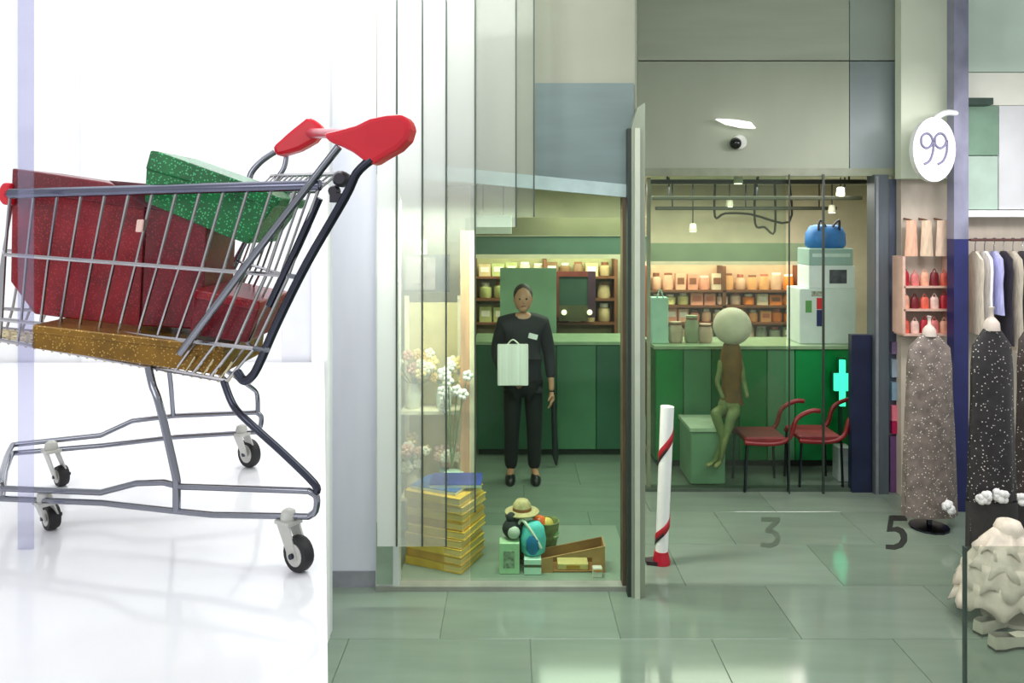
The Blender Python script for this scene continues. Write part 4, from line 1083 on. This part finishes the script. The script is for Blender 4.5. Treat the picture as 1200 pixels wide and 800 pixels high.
Mrt = mat('red_tape', (168, 24, 40), .4, 0, .15); Mbt = mat('black_tape', (40, 30, 34), .45)
wrap('red_tape', 538, 502, .55, math.pi * .95, Mrt, .034)
wrap('black_tape', 544, 508, .5, math.pi * .95, Mbt, .014)
wrap('red_tape', 632, 606, .55, math.pi * .95, Mrt, .03)
wrap('black_tape', 637, 611, .5, math.pi * .95, Mbt, .012)
G().lathe((X(775, Ds), Ds, 0), [(.06, 0), (.06, .02), (.052, .05), (.046, .085)], 18).build('post_base', mat('red_base_rubber', (176, 20, 44), .4), t, True)
G().prism([Vector((X(757, Ds), Ds - .03, 0)), Vector((X(770, Ds), Ds - .05, 0)), Vector((X(770, Ds), Ds + .05, 0)), Vector((X(757, Ds), Ds + .03, 0))], (0, 0, .025)).build('base_foot', mat('black_base_rubber', (46, 30, 36), .5), t)

# floor numbers, painted long like road markings
def floor_pt(u, v, z=.0005):
    D = F * HC / (v - HZ); return Vector((X(u, D), D, z))
five = [(1042, 604), (1063, 604), (1063, 610), (1047, 610), (1046, 618), (1052, 617), (1059, 620), (1063, 626), (1063, 634), (1058, 641), (1049, 644), (1038, 643), (1038, 638), (1047, 638.5), (1053, 636), (1056, 631), (1054, 625), (1049, 622.5), (1039, 623)]
o = G().prism([floor_pt(u, v) for u, v in five], (0, 0, .002)).build('floor_number', mat('black_floor_paint', (34, 38, 34), .5))
tag(o, 'black number 5 painted on the floor before the navy door panel', 'number')
three = [(892, 606), (914, 606), (914, 611), (905, 620), (912, 624), (915, 631), (911, 639), (902, 642), (891, 640), (892, 635), (902, 637), (908, 634), (909, 629), (905, 625), (897, 624), (897, 620), (906, 611), (892, 611)]
o = G().prism([floor_pt(u, v) for u, v in three], (0, 0, .002)).build('floor_number', mat('worn_floor_paint', (84, 96, 84), .4))
tag(o, 'faded grey number 3 painted on the floor left of the black 5', 'number')

# dome camera and lamp on the fascia
t = thing('security_camera', 'small dark dome camera on the fascia over the entrance', 'camera', P(862, 174, DD - .06))
G().lathe(P(866, 167, DD), [(.065, 0), (.065, -.02), (.055, -.035)], 16, 'y').build('camera_mount', mat('white_camera_mount', (226, 228, 220), .4), t, True)
G().ball(P(862, 168, DD - .06), .05, 14, 10).build('camera_dome', mat('black_dome', (20, 26, 22), .1), t, True)
t = thing('fascia_lamp', 'slim bright white lamp above the dome camera', 'lamp', P(864, 147, DD - .08))
g = G().prism([P(840, 139, DD - .1), P(862, 140, DD - .1), P(880, 143, DD - .1), P(886, 150, DD - .1), P(870, 149, DD - .1), P(852, 145, DD - .1)], (0, .06, 0))
g.build('lamp_tube', mat('white_lamp', (255, 255, 250), .4, 0, .01, 5, emit=1.1), t)
G().box(P(864, 145, DD - .02), (.08, .05, .03)).build('lamp_bracket', mat('white_camera_mount', (226, 228, 220)), t)

# round projecting sign at the right
D9 = 6.0
t = thing('round_sign', 'white oval projecting sign with grey lettering on the right-hand post', 'sign', P(1095, 212, D9))
prof = [(math.cos(a_ * math.pi / 16), math.sin(a_ * math.pi / 16)) for a_ in range(32)]
G().prism([P(1095 + 25 * cx_, 175 + 38 * sy_, D9) for cx_, sy_ in prof], (0, .06, 0)).build('sign_disc', mat('white_sign_face', (242, 243, 244), .35, 0, .02), t)
G().tube(arc([P(1094, 143, D9 + .03), P(1100, 136, D9 + .05), P(1110, 132, D9 + .08), P(1120, 133, D9 + .12)]), .025, 8).build('sign_bracket', mat('white_sign_face', (242, 243, 244)), t, True)
Mgt = mat('grey_lettering', (112, 110, 140), .5)
nine = lambda cu, cv: [(cu + a_ * 1.35, cv + b_ * 1.45) for a_, b_ in [(5, -4), (3, -9), (-1, -11), (-5, -8), (-5, -2), (-1, 1), (3, -1), (5, -5), (5, 3), (2, 11), (-3, 14)]]
for cu in (1087, 1103):
    G().tube(arc([P(u, v, D9 - .004) for u, v in nine(cu, 172)], 3), .010, 6).build('lettering', Mgt, t, True)

# ---- gowns and goods in the right-hand window
def gown(label, u, D, vt, wpx, m, seed, pom=()):
    rnd = random.Random(seed)
    x = X(u, D); zt_ = Z(vt, D); k = D / F
    t = thing('sequin_gown', label, 'dress', (x, D, .0), 'gowns in the right-hand window')
    n = 28; rows = 9
    g = G(); vs_, fs_ = [], []
    prof = [(1.0, 0.0), (.99, .10), (.97, .25), (.94, .42), (.90, .58), (.86, .70), (.86, .82), (.78, .93), (.34, 1.0)]
    for rr_, hh in prof:
        for i in range(n):
            an = 6.2832 * i / n
            pl_ = 1 + .10 * math.sin(an * 7 + seed) * (1 - hh)
            r_ = rr_ * wpx * .5 * k * pl_
            vs_.append(Vector((x + math.cos(an) * r_, D + math.sin(an) * r_ * .36, .09 + hh * (zt_ - .09))))
    for j in range(rows - 1):
        for i in range(n):
            i2 = (i + 1) % n; fs_.append((j * n + i, j * n + i2, (j + 1) * n + i2, (j + 1) * n + i))
    g.add(vs_, fs_).build('dress', m, t, True)
    G().lathe((x, D, 0), [(.14, 0), (.14, .015), (.02, .03), (.016, .12)], 14).build('stand_base', M_dark_steel, t, True)
    G().lathe((x, D, zt_ - .01), [(.05, 0), (.045, .05), (.03, .07), (.012, .09), (.012, .13), (.02, .15)], 12).build('neck_cap', mat('pale_neck_cap', (214, 200, 190), .5), t, True)
    if seed > 1:
        zu = Z(586, D); r0 = wpx * .5 * k
        vs2, fs2 = [], []
        for j in range(5):
            for i in range(n):
                an = 6.2832 * i / n; r_ = r0 * (1.03 + .05 * (4 - j) / 4 * (1 + math.sin(an * 8)))
                vs2.append(Vector((x + math.cos(an) * r_, D + math.sin(an) * r_ * .38, .02 + (zu - .02) * j / 4)))
        for j in range(4):
            for i in range(n):
                i2 = (i + 1) % n; fs2.append((j * n + i, j * n + i2, (j + 1) * n + i2, (j + 1) * n + i))
        G().add(vs2, fs2).build('underskirt', mat('plain_charcoal_cloth', (52, 50, 50), .7, 0, .15, 10), t, True)
    for (pu, pv) in pom:
        c_ = P(pu, pv, D - wpx * .5 * k * .40 - .03)
        g = G()
        for a_ in range(10):
            th_ = rnd.uniform(0, 6.28); ph_ = rnd.uniform(-1, 1)
            g.ball(c_ + Vector((math.cos(th_) * .026, math.sin(th_) * .02, ph_ * .026)), .024, 7, 5)
        g.build('pompom', mat('white_pompom', (242, 240, 240), .7), t, True)
    return t
S1 = sparkle('taupe_sequin_cloth', (124, 112, 106), (232, 224, 216), 46, .2, .5)
S2 = sparkle('black_sequin_cloth', (44, 40, 42), (214, 206, 204), 46, .19, .45)
S3 = sparkle('dark_brown_sequin_cloth', (56, 46, 42), (206, 196, 190), 48, .19, .45)
gown('taupe sequin gown beside the peach garments, leftmost of the gowns', 1089, 5.78, 392, 62, S1, 1, [(1112, 594)])
gown('black sequin gown with white pompoms right of the navy post', 1162, 4.95, 385, 58, S2, 2, [(1153, 583), (1173, 581)])
gown('dark brown sequin gown at right edge of the photo', 1214, 5.3, 380, 52, S3, 3, [(1199, 584)])

# garments on a rail above the gowns
Dg = 6.18
t = thing('garment_rail', 'thin dark rail carrying the pale garments at upper right', 'rail', (X(1180, Dg), Dg, Z(282, Dg)))
G().tube([Vector((X(1137, Dg), Dg, Z(281, Dg))), Vector((X(1290, Dg), Dg, Z(281, Dg)))], .011, 8).build('rail_tube', mat('red_brown_rail', (96, 62, 58), .4), t, True)
for u in (1140, 1285):
    G().tube([Vector((X(u, Dg), Dg, Z(281, Dg))), Vector((X(u, Dg), DR + .26, Z(281, Dg)))], .009, 6).build('rail_bracket', mat('red_brown_rail', (96, 62, 58)), t, True)
gcols = [('cream', (226, 214, 196)), ('white', (238, 236, 240)), ('lilac', (180, 180, 226)), ('charcoal', (58, 54, 64)), ('ivory', (236, 224, 206)), ('dark grey', (74, 70, 76)), ('pale blue', (176, 192, 226))]
for i, (cn, col) in enumerate(gcols):
    u = 1143 + i * 11; x = X(u, Dg); zr_ = Z(281, Dg)
    L = [.66, .72, .5, .74, .8, .7, .5][i]
    t = thing('hanging_garment', '%s garment, %s from the navy post on the upper right rail' % (cn, ordn(i)), 'garment', (x, Dg, zr_ - .1 - L), 'garments on the upper right rail')
    vs_, fs_ = [], []
    nn = 10; ang = math.radians(80)
    for j, (ww, hh) in enumerate([(.03, 0), (.15, -.06), (.17, -.16), (.15, -.35 * L / .7), (.17, -.6 * L / .7), (.185, -L)]):
        for a_ in range(nn):
            an = 6.283 * a_ / nn
            px_ = math.cos(an) * ww * (1 + .1 * math.sin(3 * an + i)); py_ = math.sin(an) * .022
            vs_.append(Vector((x + px_ * math.cos(ang) - py_ * math.sin(ang), Dg + px_ * math.sin(ang) + py_ * math.cos(ang), zr_ - .09 + hh)))
    for j in range(5):
        for a_ in range(nn):
            b_ = (a_ + 1) % nn; fs_.append((j * nn + a_, j * nn + b_, (j + 1) * nn + b_, (j + 1) * nn + a_))
    G().add(vs_, fs_).build('cloth', mat('garment_%s' % cn.replace(' ', '_'), col, .5, 0, .2, 10, stretch=(6, 6, 1)), t, True)
    G().tube(arc([Vector((x, Dg, zr_ - .10)), Vector((x, Dg, zr_ - .03)), Vector((x + .012, Dg, zr_ + .012)), Vector((x - .012, Dg, zr_ + .014))]), .004, 5).build('hanger_hook', M_wire, t, True)

# red and pink bags on a small shelf, peach garments under it
Dh = 6.3
t = thing('bag_shelf', 'small pale shelf of red and pink bags beside the entrance post', 'shelf', (X(1082, Dh), Dh, Z(390, Dh)))
for v in (335, 362, 391):
    G().bb(X(1058, Dh), X(1117, Dh), Dh - .02, Dh + .15, Z(v, Dh) - .015, Z(v, Dh)).build('shelf_board', mat('pink_shelf', (214, 176, 160), .5), t)
for u in (1058, 1117):
    G().bb(X(u, Dh) - .012, X(u, Dh) + .012, Dh - .02, Dh + .15, Z(391, Dh), Z(300, Dh)).build('shelf_side', mat('pink_shelf', (214, 176, 160)), t)
rcols = [('crimson', (176, 34, 48)), ('rose', (216, 120, 116)), ('peach', (230, 168, 140)), ('wine red', (116, 26, 36)), ('coral', (220, 96, 76)), ('blush', (232, 196, 184))]
kk = 0
for rowi, (v, rn) in enumerate([(335, 'top'), (362, 'middle'), (391, 'bottom')]):
    for i in range(5):
        cn, col = rcols[(kk * 5 + rowi + i * 2) % 6]; kk += 1
        u = 1064 + i * 11.6
        c_ = Vector((X(u, Dh), Dh + .05, Z(v, Dh)))
        t = thing('small_bag', '%s handbag, %s from the left on the %s tier of the bag shelf' % (cn, ordn(i), rn), 'bag', c_, 'handbags on the bag shelf')
        h_ = random.uniform(.09, .12)
        G().lathe(c_, [(.034, 0), (.038, .015), (.035, h_ * .8), (.026, h_)], 10, 'z', (1, .7)).build('bag_body', mat('bag_%s' % cn.replace(' ', '_'), col, .4, 0, .2, 20), t, True)
        G().tube(arc([c_ + Vector((-.018, 0, h_ - .004)), c_ + Vector((0, 0, h_ + .03)), c_ + Vector((.018, 0, h_ - .004))], 3), .004, 5).build('bag_handle', mat('bag_%s' % cn.replace(' ', '_'), col), t, True)
for i, (u, col, cn) in enumerate([(1068, (226, 176, 150), 'peach'), (1086, (214, 190, 164), 'beige'), (1104, (226, 198, 176), 'pale pink')]):
    Dgg = 6.33
    x = X(u, Dgg)
    t = thing('hanging_scarf', '%s scarf hanging above the shelf of red bags' % cn, 'scarf', (x, Dgg, Z(298, Dgg)), 'scarves above the bag shelf')
    vs_, fs_ = [], []
    for j in range(6):
        z = Z(258, Dgg) + (Z(300, Dgg) - Z(258, Dgg)) * j / 5
        for a_ in range(8):
            an = 6.283 * a_ / 8; w_ = .040 + .003 * j
            vs_.append(Vector((x + math.cos(an) * w_ * (1 + .12 * math.sin(an * 4)), Dgg + math.sin(an) * .03, z)))
    for j in range(5):
        for a_ in range(8):
            b_ = (a_ + 1) % 8; fs_.append((j * 8 + a_, j * 8 + b_, (j + 1) * 8 + b_, (j + 1) * 8 + a_))
    G().add(vs_, fs_).build('cloth', mat('scarf_%s' % cn.replace(' ', '_'), col, .7, 0, .15, 12, stretch=(8, 1, 1)), t, True)
    G().tube([Vector((x, Dgg, Z(258, Dgg))), Vector((x, Dgg + .12, Z(256, Dgg)))], .008, 6).build('peg', Mwd, t)

# cream ruffled skirt and shoes in front at lower right
Dz = 4.35
t = thing('ruffled_skirt', 'cream ruffled tulle skirt on a low stand at lower right', 'skirt', (X(1180, Dz), Dz, 0))
rnd = random.Random(5)
for tier, (v0, v1, w0, w1) in enumerate([(628, 654, 16, 40), (648, 674, 34, 52), (666, 694, 46, 60), (688, 716, 54, 64)]):
    vs_, fs_ = [], []
    n = 64
    cx_ = X(1198, Dz)
    for j in range(4):
        s_ = j / 3
        for i in range(n):
            an = 6.2832 * i / n
            w_ = (w0 + (w1 - w0) * s_) * Dz / F
            wob = 1 + .08 * s_ * math.sin(an * 13 + tier) + .03 * s_ * math.sin(an * 29 + tier * 2)
            zz_ = Z(v0 + (v1 - v0) * s_, Dz) + .03 * s_ * math.sin(an * 9 + tier * 1.7)
            vs_.append(Vector((cx_ + math.cos(an) * w_ * wob, Dz + .12 + math.sin(an) * w_ * .7 * wob, zz_)))
    for j in range(3):
        for i in range(n):
            i2 = (i + 1) % n; fs_.append((j * n + i, j * n + i2, (j + 1) * n + i2, (j + 1) * n + i))
    o = G().add(vs_, fs_).build('ruffle', mat('cream_tulle', (238, 224, 208), .7, 0, .14, 18), t, True)
    so = o.modifiers.new('solid', 'SOLIDIFY'); so.thickness = .006
G().lathe((X(1198, Dz), Dz + .12, 0), [(.14, 0), (.14, .02), (.03, .04), (.03, Z(660, Dz)), (.07, Z(640, Dz)), (.078, Z(628, Dz)), (.06, Z(620, Dz)), (.02, Z(617, Dz))], 20).build('low_stand', mat('cream_tulle', (238, 224, 208)), t, True)
def shoe(label, u, v, ang):
    c_ = floor_pt(u, v, 0)
    t = thing('ballet_shoe', label, 'shoe', c_, 'pale shoes at lower right')
    rot = Matrix.Rotation(ang, 3, 'Z')
    sole = [(-.11, -.03), (-.06, -.038), (.02, -.03), (.09, -.04), (.13, -.02), (.135, .01), (.09, .035), (.02, .028), (-.06, .034), (-.11, .026)]
    G().prism([c_ + rot @ Vector((x, y, 0)) for x, y in sole], (0, 0, .014)).build('sole', mat('dark_sole', (56, 50, 44), .6), t)
    vs_, fs_ = [], []
    hs = [(1.0, .014), (1.0, .04), (.84, .065)]
    for s_, h_ in hs:
        for x, y in sole:
            vs_.append(c_ + rot @ Vector((x * (s_ * .1 + .9), y * s_, h_ + (.012 if x < -.05 and h_ > .05 else 0))))
    n = len(sole)
    for j in range(2):
        for i in range(n):
            i2 = (i + 1) % n; fs_.append((j * n + i, j * n + i2, (j + 1) * n + i2, (j + 1) * n + i))
    fs_.append((20 + 2, 20 + 3, 20 + 4, 20 + 5, 20 + 6, 20 + 7))
    G().add(vs_, fs_).build('upper', mat('pale_shoe_leather', (206, 200, 182), .5, 0, .1, 14), t, True)
shoe('pale shoe standing on the floor just under the cream skirt', 1160, 738, math.radians(25))
shoe('pale shoe nearest the bottom right corner of the photo', 1182, 758, math.radians(12))
# dark steel edge of a glass screen at the right
t = thing('glass_screen', 'clear glass screen with dark steel edge at lower right', 'glass panel', (X(1160, 4.0), 4.0, 0))
G().bb(X(1129, 3.7), X(1132, 3.7), 3.69, 3.71, 0.0, Z(640, 3.7)).build('edge_post', mat('steel_edge', (84, 96, 92), .35, .6), t)
G().bb(X(1132, 3.7), X(1240, 3.7), 3.697, 3.703, .02, Z(640, 3.7)).build('pane', glass('clear_screen_glass', (236, 240, 236), 0.05, (200, 208, 200), .03), t)
